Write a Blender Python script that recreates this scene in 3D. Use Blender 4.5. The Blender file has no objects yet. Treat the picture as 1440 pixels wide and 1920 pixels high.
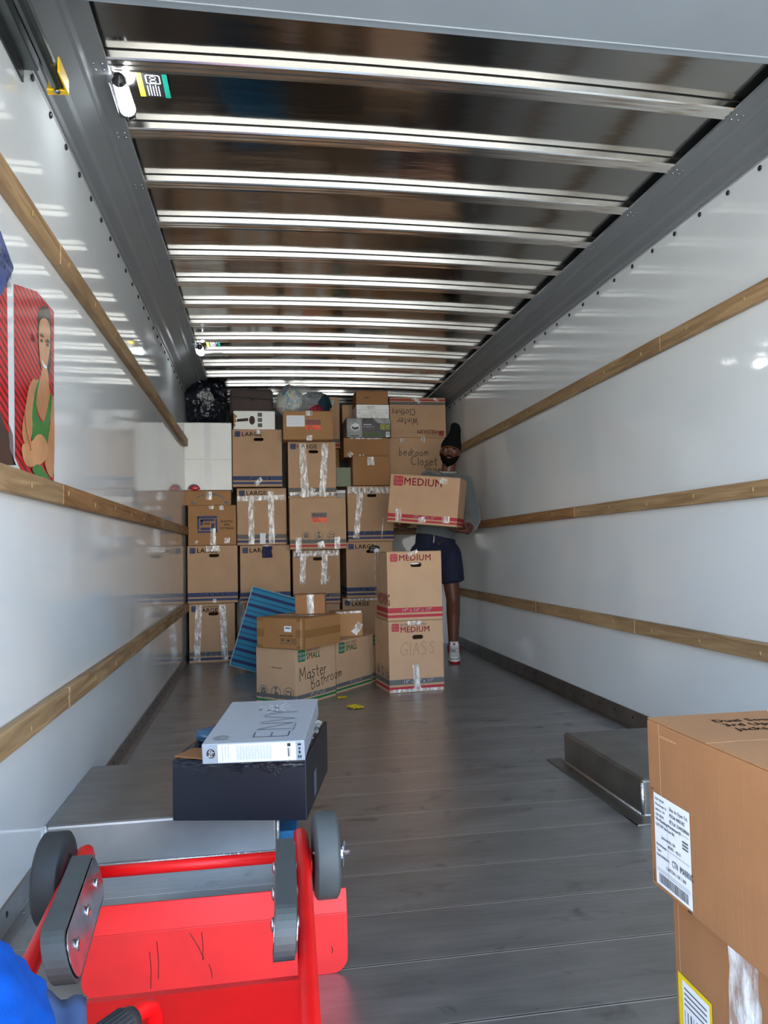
import bpy, bmesh, math, random
from mathutils import Vector, Matrix
random.seed(7)
R = math.radians
sc = bpy.context.scene
col = sc.collection

# ------------------------------------------------------------------ camera
YAW, PITCH, ROLL = 0.16226, 0.05047, -0.02044
cam_d = bpy.data.cameras.new('camera'); cam = bpy.data.objects.new('camera', cam_d); col.objects.link(cam)
cam_d.sensor_fit = 'HORIZONTAL'; cam_d.sensor_width = 36; cam_d.lens = 36*1410.27/1440
cam_d.clip_start = 0.02; cam_d.clip_end = 200
fw = Vector((math.sin(YAW)*math.cos(PITCH), math.cos(YAW)*math.cos(PITCH), math.sin(PITCH)))
rt = Vector((math.cos(YAW), -math.sin(YAW), 0)); up = rt.cross(fw)
rt2 = rt*math.cos(ROLL)+up*math.sin(ROLL); up2 = -rt*math.sin(ROLL)+up*math.cos(ROLL)
m = Matrix((rt2, up2, -fw)).transposed().to_4x4(); m.translation = Vector((0, 0, .95))
cam.matrix_world = m
sc.camera = cam

# ------------------------------------------------------------------ light
XL, XR, YO, YB, YA = -0.66, 1.90, 0.25, 7.45, 8.5   # walls, opening, bulkhead, end of the attic
GROUND = -0.85
w = bpy.data.worlds.new('daylight'); sc.world = w; w.use_nodes = True
nt = w.node_tree; bg = nt.nodes['Background']
# hazy sky: bright towards the horizon, bluer and dimmer overhead
_tc0 = nt.nodes.new('ShaderNodeTexCoord'); _sp = nt.nodes.new('ShaderNodeSeparateXYZ'); _cr = nt.nodes.new('ShaderNodeValToRGB')
nt.links.new(_tc0.outputs['Generated'], _sp.inputs[0]); nt.links.new(_sp.outputs[2], _cr.inputs[0]); nt.links.new(_cr.outputs[0], bg.inputs[0])
_cr.color_ramp.elements[0].position = 0.06; _cr.color_ramp.elements[0].color = (1.0, .97, .92, 1)
_cr.color_ramp.elements[1].position = 1.0; _cr.color_ramp.elements[1].color = (.10, .14, .20, 1)
_e = _cr.color_ramp.elements.new(.30); _e.color = (.38, .59, .90, 1)
bg.inputs[1].default_value = 7.0
sun_d = bpy.data.lights.new('sun', 'SUN'); sun_d.energy = 11; sun_d.angle = R(1.0); sun_d.color = (1, .93, .82)
sun = bpy.data.objects.new('sun', sun_d); col.objects.link(sun); sun.rotation_euler = (R(-12), R(32), 0)
pd = bpy.data.lights.new('door_daylight', 'AREA'); pd.shape = 'RECTANGLE'; pd.size = XR-XL; pd.size_y = 2.33
pd.cycles.is_portal = True
po = bpy.data.objects.new('door_daylight', pd); col.objects.link(po)
po.location = ((XL+XR)/2, YO, 1.165); po.rotation_euler = (R(90), 0, 0)
sc.view_settings.view_transform = 'Standard'; sc.view_settings.look = 'None'
sc.view_settings.exposure = 0.42; sc.view_settings.gamma = 1; sc.view_settings.use_curve_mapping = False

# ------------------------------------------------------------------ materials
MATS = {}
def mat(name, color, rough=.5, metal=0.0, spec=.5, coat=0, noise=None, bump=None, alpha=1, emit=None, sheen=0, bump2=None, ior=None):
    """noise=(scale, amount, (sx,sy,sz)) varies the colour; bump=(scale, strength, (sx,sy,sz))"""
    if name in MATS: return MATS[name]
    M = bpy.data.materials.new(name); M.use_nodes = True; MATS[name] = M
    t = M.node_tree; b = t.nodes['Principled BSDF']; L = t.links.new
    b.inputs['Base Color'].default_value = (*color, 1); b.inputs['Roughness'].default_value = rough
    b.inputs['Metallic'].default_value = metal; b.inputs['Specular IOR Level'].default_value = spec
    b.inputs['Coat Weight'].default_value = coat; b.inputs['Alpha'].default_value = alpha
    if sheen: b.inputs['Sheen Weight'].default_value = sheen
    if ior: b.inputs['IOR'].default_value = ior
    if emit:
        b.inputs['Emission Color'].default_value = (*emit[:3], 1); b.inputs['Emission Strength'].default_value = emit[3]
    tc = t.nodes.new('ShaderNodeTexCoord')
    def nz(scale, st, detail=4):
        mp = t.nodes.new('ShaderNodeMapping'); mp.inputs['Scale'].default_value = st
        L(tc.outputs['Object'], mp.inputs[0]); n = t.nodes.new('ShaderNodeTexNoise')
        n.inputs['Scale'].default_value = scale; n.inputs['Detail'].default_value = detail
        L(mp.outputs[0], n.inputs['Vector']); return n
    if noise:
        n = nz(noise[0], noise[2] if len(noise) > 2 else (1, 1, 1))
        r = t.nodes.new('ShaderNodeMapRange'); r.inputs[1].default_value = .3; r.inputs[2].default_value = .7
        r.inputs[3].default_value = 1-noise[1]; r.inputs[4].default_value = 1+noise[1]
        L(n.outputs[0], r.inputs[0])
        mx = t.nodes.new('ShaderNodeVectorMath'); mx.operation = 'SCALE'; mx.inputs[0].default_value = color
        L(r.outputs[0], mx.inputs['Scale']); L(mx.outputs[0], b.inputs['Base Color'])
    last = None
    for bb in (bump, bump2):
        if bb:
            n = nz(bb[0], bb[2] if len(bb) > 2 else (1, 1, 1))
            bp = t.nodes.new('ShaderNodeBump'); bp.inputs['Strength'].default_value = bb[1]; bp.inputs['Distance'].default_value = bb[3] if len(bb) > 3 else .004
            L(n.outputs[0], bp.inputs['Height'])
            if last: L(last.outputs[0], bp.inputs['Normal'])
            last = bp
    if last: L(last.outputs[0], b.inputs['Normal'])
    return M

def srgb(r, g, b):
    f = lambda c: (c/255/12.92 if c/255 <= .04045 else ((c/255+.055)/1.055)**2.4)
    return (f(r), f(g), f(b))

CARD = mat('cardboard', srgb(192, 155, 120), .78, noise=(6, .05), bump=(90, .12, (1, 1, .05), .002))
CARD_B = mat('cardboard_brown', srgb(172, 126, 80), .75, noise=(5, .06), bump=(90, .12, (1, 1, .05), .002))
CARD_D = mat('cardboard_orange', srgb(158, 112, 66), .72, noise=(5, .06), bump=(80, .12, (1, 1, .05), .002))
CARD_N = mat('cardboard_kraft', srgb(156, 108, 68), .8, noise=(8, .06), bump=(110, .25, (1, 1, .03), .002), bump2=(12, .2, (1, 1, 1), .004))
CARD_W = mat('cardboard_white', srgb(253, 253, 246), .5, noise=(5, .04), bump=(20, .15, (1, 1, 1), .003))
NAVY = mat('navy_ink', srgb(38, 54, 100), .6, noise=(60, .15))
DARKINK = mat('dark_ink', srgb(42, 42, 48), .6)
MARK = mat('marker_ink', srgb(60, 52, 46), .6)
PENCIL = mat('faint_marker_ink', srgb(140, 112, 92), .6)
REDINK = mat('red_ink', srgb(176, 38, 50), .6, noise=(60, .08))
GREENINK = mat('green_ink', srgb(22, 112, 66), .6, noise=(60, .1))
GRAYINK = mat('gray_ink', srgb(98, 96, 94), .6)
PALEINK = mat('pale_ink', srgb(205, 200, 205), .6)
WHITE = mat('white_paper', srgb(235, 237, 240), .5)
ORANGE = mat('orange_sticker', srgb(255, 92, 52), .5)
BLACKP = mat('black_print', (.012, .012, .014), .4)
YELLOW = mat('yellow_paper', srgb(236, 205, 20), .5, noise=(20, .08))
BTAPE = mat('brown_tape', srgb(140, 98, 52), .25, spec=.5, bump=(30, .3))
GLASSD = mat('screw_steel', (.28, .28, .3), .3, metal=1)
DARKSCREW = mat('dark_screw', (.03, .03, .035), .3, metal=.6)

def tape_mat():
    M = mat('clear_tape', (.90, .88, .84), .14, spec=.9, bump=(45, .9, (1.0, 1, .35), .006), bump2=(160, .5, (1, 1, .5), .002))
    t = M.node_tree; b = t.nodes['Principled BSDF']; L = t.links.new
    tc = t.nodes.new('ShaderNodeTexCoord'); n = t.nodes.new('ShaderNodeTexNoise'); n.inputs['Scale'].default_value = 28; n.inputs['Detail'].default_value = 5
    mp = t.nodes.new('ShaderNodeMapping'); mp.inputs['Scale'].default_value = (1.5, 1, .5); L(tc.outputs['Object'], mp.inputs[0]); L(mp.outputs[0], n.inputs['Vector'])
    r = t.nodes.new('ShaderNodeMapRange'); r.inputs[1].default_value = .42; r.inputs[2].default_value = .62; r.inputs[3].default_value = .28; r.inputs[4].default_value = .95
    L(n.outputs[0], r.inputs[0]); L(r.outputs[0], b.inputs['Alpha'])
    return M
TAPE = tape_mat()

# ------------------------------------------------------------------ mesh helpers
class MB:
    def __init__(s): s.v = []; s.f = []; s.mi = []; s.k = 0
    def add(s, vs, fs):
        o = len(s.v); s.v += [tuple(p) for p in vs]; s.f += [tuple(i+o for i in f) for f in fs]; s.mi += [s.k]*len(fs); return s
    def box(s, x0, x1, y0, y1, z0, z1):
        return s.add([(x0,y0,z0),(x1,y0,z0),(x1,y1,z0),(x0,y1,z0),(x0,y0,z1),(x1,y0,z1),(x1,y1,z1),(x0,y1,z1)],
                     [(0,3,2,1),(4,5,6,7),(0,1,5,4),(1,2,6,5),(2,3,7,6),(3,0,4,7)])
    def poly(s, pts): return s.add(pts, [tuple(range(len(pts)))])
    def prism(s, pts, d):
        n = len(pts); d = Vector(d); a = [Vector(p) for p in pts]; b = [p+d for p in a]
        return s.add(a+b, [tuple(range(n))[::-1], tuple(range(n, 2*n))]+[(i, (i+1) % n, n+(i+1) % n, n+i) for i in range(n)])
    def tube(s, path, r, n=12, cap=True, close=False):
        path = [Vector(p) for p in path]; N = len(path); rs = r if isinstance(r, (list, tuple)) else [r]*N
        vs = []; fs = []; prev = None
        for i, p in enumerate(path):
            if close: t = path[(i+1) % N]-path[i-1]
            else: t = path[min(i+1, N-1)]-path[max(i-1, 0)]
            t.normalize()
            if prev is None:
                a = Vector((0, 0, 1)) if abs(t.z) < .9 else Vector((1, 0, 0))
                u = t.cross(a).normalized()
            else: u = (prev - t*prev.dot(t)).normalized()
            prev = u; v = t.cross(u)
            for k in range(n):
                an = 2*math.pi*k/n; vs.append(p+(u*math.cos(an)+v*math.sin(an))*rs[i])
        for i in range(N if close else N-1):
            j = (i+1) % N
            for k in range(n): fs.append((i*n+k, i*n+(k+1) % n, j*n+(k+1) % n, j*n+k))
        if cap and not close: fs += [tuple(range(n))[::-1], tuple(range((N-1)*n, N*n))]
        return s.add(vs, fs)
    def loft(s, rings, cap=True):
        n = len(rings[0]); vs = [p for r_ in rings for p in r_]; fs = []
        for i in range(len(rings)-1):
            for k in range(n): fs.append((i*n+k, i*n+(k+1) % n, (i+1)*n+(k+1) % n, (i+1)*n+k))
        if cap: fs += [tuple(range(n))[::-1], tuple(range((len(rings)-1)*n, len(rings)*n))]
        return s.add(vs, fs)
    def ell(s, c, r, nu=20, nv=12, rot=None, fn=None):
        vs = []; fs = []; c = Vector(c)
        for i in range(nv+1):
            th = math.pi*i/nv
            for k in range(nu):
                ph = 2*math.pi*k/nu
                p = Vector((math.sin(th)*math.cos(ph)*r[0], math.sin(th)*math.sin(ph)*r[1], math.cos(th)*r[2]))
                if fn: p = fn(p)
                if rot: p = rot @ p
                vs.append(c+p)
        for i in range(nv):
            for k in range(nu): fs.append((i*nu+k, (i+1)*nu+k, (i+1)*nu+(k+1) % nu, i*nu+(k+1) % nu))
        return s.add(vs, fs)
    def grid(s, fn, nu, nv):
        vs = [fn(i/nu, j/nv) for j in range(nv+1) for i in range(nu+1)]
        return s.add(vs, [(j*(nu+1)+i, j*(nu+1)+i+1, (j+1)*(nu+1)+i+1, (j+1)*(nu+1)+i) for j in range(nv) for i in range(nu)])
    def mesh(s, name):
        me = bpy.data.meshes.new(name); me.from_pydata(s.v, [], s.f); me.update()
        for p, k in zip(me.polygons, s.mi): p.material_index = k
        return me
    def build(s, name, mats, parent=None, smooth=False, bevel=None, seg=2, sub=0, solid=None, clean=True):
        me = s.mesh(name)
        if clean:
            bm = bmesh.new(); bm.from_mesh(me); bmesh.ops.remove_doubles(bm, verts=bm.verts, dist=1e-6)
            bmesh.ops.recalc_face_normals(bm, faces=bm.faces); bm.to_mesh(me); bm.free()
        for x in (mats if isinstance(mats, (list, tuple)) else [mats]): me.materials.append(x)
        o = bpy.data.objects.new(name, me); col.objects.link(o)
        if parent: o.parent = parent
        if solid:
            q = o.modifiers.new('thickness', 'SOLIDIFY'); q.thickness = solid; q.offset = 0
        if sub:
            q = o.modifiers.new('subdivision', 'SUBSURF'); q.levels = q.render_levels = sub
        if bevel:
            q = o.modifiers.new('bevel', 'BEVEL'); q.width = bevel; q.segments = seg; q.limit_method = 'ANGLE'; q.angle_limit = R(35)
        if smooth:
            for p in me.polygons: p.use_smooth = True
        return o

def tag(o, label=None, cat=None, group=None, kind=None):
    if label: o['label'] = label
    if cat: o['category'] = cat
    if group: o['group'] = group
    if kind: o['kind'] = kind
    return o
def empty(name, loc=(0, 0, 0), rz=0, label=None, cat=None, group=None, kind=None):
    o = bpy.data.objects.new(name, None); col.objects.link(o); o.empty_display_size = .05
    o.location = loc; o.rotation_euler = (0, 0, rz); return tag(o, label, cat, group, kind)
def struct(o): o['kind'] = 'structure'; return o
def final(o):
    """bake an object's modifiers into its mesh"""
    dg = bpy.context.evaluated_depsgraph_get(); me = bpy.data.meshes.new_from_object(o.evaluated_get(dg))
    o.modifiers.clear(); o.data = me; return o

# ------------------------------------------------------------------ the truck body
WALL = mat('white_wall_panel', srgb(222, 226, 226), .13, spec=.55, noise=(2.0, .025), bump=(70, .05, (1, 1, .6), .0015), bump2=(1.6, .15, (1, 1, 1), .012))
def wall_wear():
    t = WALL.node_tree; b = t.nodes['Principled BSDF']; L = t.links.new
    tc = t.nodes.new('ShaderNodeTexCoord'); n = t.nodes.new('ShaderNodeTexNoise'); n.inputs['Scale'].default_value = 3; n.inputs['Detail'].default_value = 6
    L(tc.outputs['Object'], n.inputs['Vector'])
    r = t.nodes.new('ShaderNodeMapRange'); r.inputs[1].default_value = .35; r.inputs[2].default_value = .7; r.inputs[3].default_value = .04; r.inputs[4].default_value = .09
    L(n.outputs[0], r.inputs[0]); L(r.outputs[0], b.inputs['Roughness'])
wall_wear()
ROOF = mat('polished_roof_sheet', (.33, .325, .31), .13, metal=1, bump=(2.2, .22, (.5, 2.2, 1), .015), bump2=(.9, .2, (.6, 1, 1), .03))
RIBM = mat('roof_rib_metal', (.80, .77, .72), .16, metal=1, noise=(30, .04, (1, 8, 8)))
COVE = mat('gray_painted_steel', srgb(120, 123, 125), .38, spec=.5, noise=(3, .04), bump=(3, .15, (1, .3, 1), .01))
DOORP = mat('gray_door_paint', srgb(140, 148, 154), .4, spec=.5, noise=(4, .03))
WOOD = None
def wood(name, c1, c2):
    M = bpy.data.materials.new(name); M.use_nodes = True; t = M.node_tree; b = t.nodes['Principled BSDF']; L = t.links.new
    tc = t.nodes.new('ShaderNodeTexCoord'); mp = t.nodes.new('ShaderNodeMapping'); mp.inputs['Scale'].default_value = (6, .9, 14)
    L(tc.outputs['Object'], mp.inputs[0]); n = t.nodes.new('ShaderNodeTexNoise'); n.inputs['Scale'].default_value = 2.2; n.inputs['Detail'].default_value = 8; n.inputs['Distortion'].default_value = 1.2
    L(mp.outputs[0], n.inputs['Vector'])
    cr = t.nodes.new('ShaderNodeValToRGB'); cr.color_ramp.elements[0].position = .3; cr.color_ramp.elements[1].position = .72
    cr.color_ramp.elements[0].color = (*c1, 1); cr.color_ramp.elements[1].color = (*c2, 1)
    L(n.outputs[0], cr.inputs[0]); L(cr.outputs[0], b.inputs['Base Color'])
    b.inputs['Roughness'].default_value = .6
    bp = t.nodes.new('ShaderNodeBump'); bp.inputs['Strength'].default_value = .2; bp.inputs['Distance'].default_value = .002
    L(n.outputs[0], bp.inputs['Height']); L(bp.outputs[0], b.inputs['Normal'])
    return M
WOOD = wood('rail_wood', srgb(128, 98, 66), srgb(182, 150, 108))
WOOD2 = wood('rail_wood_warm', srgb(118, 80, 46), srgb(172, 126, 80))

def floor_mat():
    M = bpy.data.materials.new('floor_aluminium'); M.use_nodes = True; t = M.node_tree; b = t.nodes['Principled BSDF']; L = t.links.new
    N = t.nodes.new; tc = N('ShaderNodeTexCoord'); sp = N('ShaderNodeSeparateXYZ'); L(tc.outputs['Object'], sp.inputs[0])
    def math_(op, a, b_=None):
        q = N('ShaderNodeMath'); q.operation = op
        for i, x in enumerate((a, b_)):
            if x is None: continue
            if isinstance(x, (int, float)): q.inputs[i].default_value = x
            else: L(x, q.inputs[i])
        return q.outputs[0]
    # distance to the nearest plank seam (planks run across the truck, 0.2415 apart)
    a = math_('ADD', sp.outputs[1], -1.515+.2415*40.5); a = math_('DIVIDE', a, .2415); fr = math_('FRACT', a)
    d = math_('SUBTRACT', fr, .5); d = math_('MULTIPLY', d, .2415)          # metres from the seam, signed
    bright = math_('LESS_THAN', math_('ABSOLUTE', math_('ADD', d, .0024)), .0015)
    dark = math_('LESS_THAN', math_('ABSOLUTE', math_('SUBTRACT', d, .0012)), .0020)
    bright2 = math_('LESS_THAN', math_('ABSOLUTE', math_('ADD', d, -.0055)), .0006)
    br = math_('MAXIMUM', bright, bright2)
    def noise(scale, st, det=6, dist=0):
        mp = N('ShaderNodeMapping'); mp.inputs['Scale'].default_value = st; L(tc.outputs['Object'], mp.inputs[0])
        n = N('ShaderNodeTexNoise'); n.inputs['Scale'].default_value = scale; n.inputs['Detail'].default_value = det; n.inputs['Distortion'].default_value = dist
        L(mp.outputs[0], n.inputs['Vector']); return n.outputs[0]
    n1 = noise(3.0, (1, 3.5, 1)); n2 = noise(24, (.35, 3, 1)); n3 = noise(7, (1, 1.4, 1), 8, .6)
    def rng(x, a0, a1, b0, b1):
        q = N('ShaderNodeMapRange'); q.inputs[1].default_value = a0; q.inputs[2].default_value = a1; q.inputs[3].default_value = b0; q.inputs[4].default_value = b1; L(x, q.inputs[0]); return q.outputs[0]
    v = math_('MULTIPLY', rng(n1, .3, .7, .33, .45), rng(n2, .3, .7, .92, 1.08))
    v = math_('MULTIPLY', v, rng(n3, .60, .72, 1.0, .62))
    v = math_('MULTIPLY', v, rng(dark, 0, 1, 1, .45))
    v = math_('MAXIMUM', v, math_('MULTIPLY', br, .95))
    cb = N('ShaderNodeCombineXYZ')
    L(v, cb.inputs[0]); L(math_('MULTIPLY', v, .985), cb.inputs[1]); L(math_('MULTIPLY', v, .955), cb.inputs[2]); L(cb.outputs[0], b.inputs['Base Color'])
    b.inputs['Metallic'].default_value = .80
    L(rng(n1, .3, .7, .27, .40), b.inputs['Roughness'])
    b.inputs['Anisotropic'].default_value = .4
    h = math_('SUBTRACT', math_('MULTIPLY', br, 1.0), dark)
    bp = N('ShaderNodeBump'); bp.inputs['Strength'].default_value = .5; bp.inputs['Distance'].default_value = .002; L(h, bp.inputs['Height'])
    bp2 = N('ShaderNodeBump'); bp2.inputs['Strength'].default_value = .12; bp2.inputs['Distance'].default_value = .002; L(n2, bp2.inputs['Height']); L(bp.outputs[0], bp2.inputs['Normal'])
    L(bp2.outputs[0], b.inputs['Normal'])
    return M
FLOORM = floor_mat()
ALU = mat('dull_aluminium', (.34, .33, .32), .32, metal=.9, noise=(6, .12, (1, 3, 1)), bump=(20, .15, (.4, 3, 1), .002))
ALUD = mat('grimy_aluminium', (.20, .185, .165), .36, metal=.85, noise=(7, .2), bump=(12, .15))
WELD = mat('weld_bead', (.62, .61, .60), .28, metal=1, bump=(150, .8, (1, 1, 1), .003))
STEEL = mat('dark_galvanised_steel', (.11, .125, .125), .28, metal=.8, noise=(12, .15))
CONC = mat('concrete_ground', srgb(214, 207, 194), .85, noise=(1.5, .08))

struct(MB().box(-14, 15, -22, 14, GROUND-.1, GROUND).build('ground', CONC))
struct(MB().box(XL-.03, XR+.03, YO, YA+.03, -.05, 0).build('floor', FLOORM))
struct(MB().box(XL-.03, XL, YO, YA, 0, 2.62).build('wall_left', WALL))
struct(MB().box(XR, XR+.03, YO, YA, 0, 2.62).build('wall_right', WALL))
b = MB(); b.box(XL, XR, YB, YA, 0, 1.10)
struct(b.build('wall_back', WALL))
struct(MB().box(XL, XR, YA, YA+.03, 0, 2.62).build('wall_end', WALL))
# roof skin, gently crowned
def roof(u, v):
    x = XL+u*(XR-XL); y = YO+v*(YA-YO)
    return (x, y, 2.532+.026*(1-(2*u-1)**2))
struct(MB().grid(roof, 40, 60).build('ceiling', ROOF, smooth=True, solid=.004))
struct(MB().box(XL-.03, XR+.03, YO, YA+.03, 2.60, 2.64).build('roof_outer', COVE))

# side coves with a folded profile
def cove(name, sx):
    x0 = XL if sx > 0 else XR
    prof = [(0, 2.405), (.012, 2.405), (.016, 2.425), (.052, 2.436), (.062, 2.452), (.115, 2.484), (.128, 2.484), (.140, 2.496), (.198, 2.500), (.198, 2.516), (0, 2.56)]
    pts = [(x0+sx*a, YO, z) for a, z in prof]
    o = struct(MB().prism(pts, (0, YA-YO, 0)).build(name, COVE, bevel=.003))
    riv = MB()
    riv.ell((0, 0, 0), (.006, .006, .004), 8, 4)
    me = riv.mesh('rivet'); me.materials.append(GLASSD)
    for k in range(13):
        y = 2.386+.3965*k+.034
        for dx, dy in ((.155, -.014), (.182, -.014), (.155, .016), (.182, .016)):
            q = bpy.data.objects.new('rivet', me); col.objects.link(q); q.parent = o; q.location = (x0+sx*dx, y+dy, 2.4985)
    return o
cove('trim_1', 1); cove('trim_2', -1)

# roof ribs: hat section, front web leans a little
def rib(y, n):
    b = MB(); N = 28; prof = [(0, .030), (.0006, .005), (.005, .0006), (.012, 0), (.030, .0015), (.036, 0), (.054, .0015), (.066, 0), (.074, .026), (.074, .031)]
    rings = []
    for i in range(N+1):
        u = i/N; x = XL+.165+u*(XR-XL-.33); uu = (x-XL)/(XR-XL); z0 = 2.499+.026*(1-(2*uu-1)**2)
        rings.append([(x, y+a, z0+c) for a, c in prof])
    vs = [p for r_ in rings for p in r_]; n_ = len(prof)
    b.add(vs, [(i*n_+k, i*n_+k+1, (i+1)*n_+k+1, (i+1)*n_+k) for i in range(N) for k in range(n_-1)])
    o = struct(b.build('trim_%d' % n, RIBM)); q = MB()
    q.loft([[(r_[0][0], y-.0015, r_[0][2]-.0025), (r_[0][0], y+.003, r_[0][2]-.0025), (r_[0][0], y+.003, r_[0][2]+.004), (r_[0][0], y-.0015, r_[0][2]+.004)] for r_ in rings]); q.build('gap_shadow_strip', mat('gap_shadow_dark', (.02, .02, .02), .7), o)  # dark strip added as the shadow line where the rib meets the roof
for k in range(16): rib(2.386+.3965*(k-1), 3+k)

# bulkhead: attic lip, corner posts
struct(MB().box(XL, XR, YB-.02, YB+.06, 1.10, 1.155).build('trim_20', WOOD))
struct(MB().box(XR-.05, XR, YB-.05, YB, 0, 1.10).build('trim_21', COVE, bevel=.004))
struct(MB().box(XL, XL+.045, YB-.05, YB, 0, 1.10).build('trim_22', COVE, bevel=.004))
struct(MB().box(XR-.02, XR, YA-.06, YA, 1.155, 2.40).build('trim_23', COVE))

# wooden cargo rails, planks butt-jointed
def rail(name, side, z0, z1, joints, hooks=(), m2=None):
    x0 = XL if side < 0 else XR; sx = 1 if side < 0 else -1
    b = MB(); ys = [YO]+list(joints)+[YB-.06]
    for i in range(len(ys)-1):
        b.k = i % 2 if m2 else 0
        t = .030+.002*(i % 2)
        xa, xb = sorted((x0, x0+sx*t))
        b.box(xa, xb, ys[i]+.001, ys[i+1]-.001, z0, z1)
    o = struct(b.build(name, [WOOD, m2] if m2 else [WOOD], bevel=.004))
    s = MB(); s.ell((0, 0, 0), (.0025, .007, .010), 8, 6); me = s.mesh('nail_head'); me.materials.append(mat('nail_brass', srgb(190, 160, 110), .4, metal=.4))
    y = 1.0
    while y < YB-.2:
        q = bpy.data.objects.new('nail_head', me); col.objects.link(q); q.parent = o; q.location = (x0+sx*.0325, y, (z0+z1)/2+random.uniform(-.008, .008)); y += .405
    return o
rail('trim_31', -1, 1.895, 1.962, (2.52, 4.7, 6.3))
rail('trim_32', -1, 1.118, 1.185, (2.56, 4.95, 6.2), m2=WOOD2)
rail('trim_33', -1, .452, .520, (2.64, 3.6, 5.6))
rail('trim_34', 1, 1.865, 1.935, (3.25, 4.6, 5.6))
rail('trim_35', 1, 1.122, 1.187, (4.3,), m2=WOOD2)
rail('trim_36', 1, .498, .568, (3.6, 4.3, 5.0, 5.9))

# base angles with two rows of fixings
def base(name, side, zt, fl):
    x0 = XL if side < 0 else XR; sx = 1 if side < 0 else -1
    segs = [(YO, 2.44), (3.13, YB-.06)]
    b = MB()
    for a, c in segs:
        pts = [(x0, a, 0), (x0+sx*fl, a, 0), (x0+sx*fl, a, .004), (x0+sx*.012, a, .007), (x0+sx*.006, a, zt), (x0, a, zt+.002)]
        b.prism(pts, (0, c-a, 0))
    o = struct(b.build(name, ALUD if side > 0 else ALU, bevel=.0015))
    s1 = MB(); s1.ell((0, 0, 0), (.003, .009, .009), 10, 6); m1 = s1.mesh('bolt'); m1.materials.append(DARKSCREW)
    s2 = MB(); s2.ell((0, 0, 0), (.007, .007, .003), 10, 6); m2 = s2.mesh('rivet'); m2.materials.append(GLASSD)
    y = 1.3
    while y < YB-.2:
        if y < 2.42 or y > 3.16:
            for nm, me, x, z in (('bolt', m1, .008, zt*.62), ('rivet', m2, fl-.014, .005)):
                q = bpy.data.objects.new(nm, me); col.objects.link(q); q.parent = o
                q.location = (x0+sx*x, y+(.0 if nm == 'bolt' else .09), z)
        y += .2
    return o
base('baseboard_left', -1, .066, .036); base('baseboard_right', 1, .090, .040)

# screws under the coves
s = MB(); s.ell((0, 0, 0), (.005, .011, .011), 12, 6); SCREW = s.mesh('screw'); SCREW.materials.append(DARKSCREW)
for nm, x, sx in (('wall_left', XL, 1), ('wall_right', XR, -1)):
    strip = struct(MB().box(min(x, x+sx*.004), max(x, x+sx*.004), 1.1, YA, 2.396, 2.406).build('trim_%d' % (41 if sx > 0 else 42), mat('bright_edge', (.75, .75, .74), .35, metal=.7)))
    y = 2.505-.195*5
    while y < YB:
        q = bpy.data.objects.new('screw', SCREW); col.objects.link(q); q.parent = bpy.data.objects[nm]
        q.location = (x+sx*.004, y, 2.378); y += .195 if sx > 0 else .2005

# wheel wells
def wheel_well(name, side, x1, y0, y1, h, mtop, label):
    x0 = XL if side < 0 else XR; sx = 1 if side < 0 else -1
    e = empty(name, (x0, (y0+y1)/2, 0)); struct(e)
    W = abs(x1-x0); L2 = (y1-y0)/2
    b = MB(); xa, xb = sorted((0, sx*W)); b.box(xa, xb, -L2, L2, 0, h)
    b.build('housing', mtop, e, bevel=.012, seg=3)
    f = MB()
    f.box(min(0, sx*(W+.06)), max(0, sx*(W+.06)), -L2-.075, -L2+.01, 0, .005)
    f.box(min(sx*(W-.01), sx*(W+.06)), max(sx*(W-.01), sx*(W+.06)), -L2-.075, L2+.05, 0, .0052)
    f.build('flange', ALU if side < 0 else ALUD, e, bevel=.001)
    wd = MB()
    wd.tube([(sx*.01, -L2-.002, .006), (sx*W, -L2-.002, .006), (sx*(W+.002), L2, .006)], .007, 8)
    wd.tube([(sx*W, -L2, .006), (sx*W, -L2, h-.012)], .007, 8)
    wd.tube([(sx*.004, -L2, .01), (sx*.004, -L2, h)], .008, 8)
    wd.build('weld_bead', WELD, e, smooth=True)
    return e
wheel_well('wheel_well', -1, .040, 2.46, 3.11, .137, ALU, '')
wheel_well('wheel_well', 1, 1.305, 2.50, 3.20, .130, ALUD, '')

# overhead door panel, its roller, tracks and yellow stops
e = empty('overhead_door', (0, 1.90, 2.33)); tag(e, 'grey roll-up door panel stowed overhead under the roof at the open end', 'door', None)
b = MB(); b.box(-.47, 1.76, -1.55, -.030, 0, .03); b.build('door_panel', DOORP, e, bevel=.003)
b = MB(); b.box(-.47, 1.76, -.030, 0, .002, .035); b.box(-.47, 1.76, -.034, -.029, -.003, .004); b.build('bottom_rail', DOORP, e, bevel=.002)
b = MB(); b.tube([(-.56, -.045, .018), (-.50, -.045, .018)], .006, 10); b.build('roller_shaft', GLASSD, e, smooth=True)
b = MB(); b.tube([(-.545, -.045, .018), (-.50, -.045, .018)], .014, 14); b.tube([(-.548, -.045, .018), (-.543, -.045, .018)], .019, 14); b.tube([(-.503, -.045, .018), (-.498, -.045, .018)], .019, 14)
b.build('roller', mat('black_roller', (.02, .02, .022), .35), e)
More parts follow.
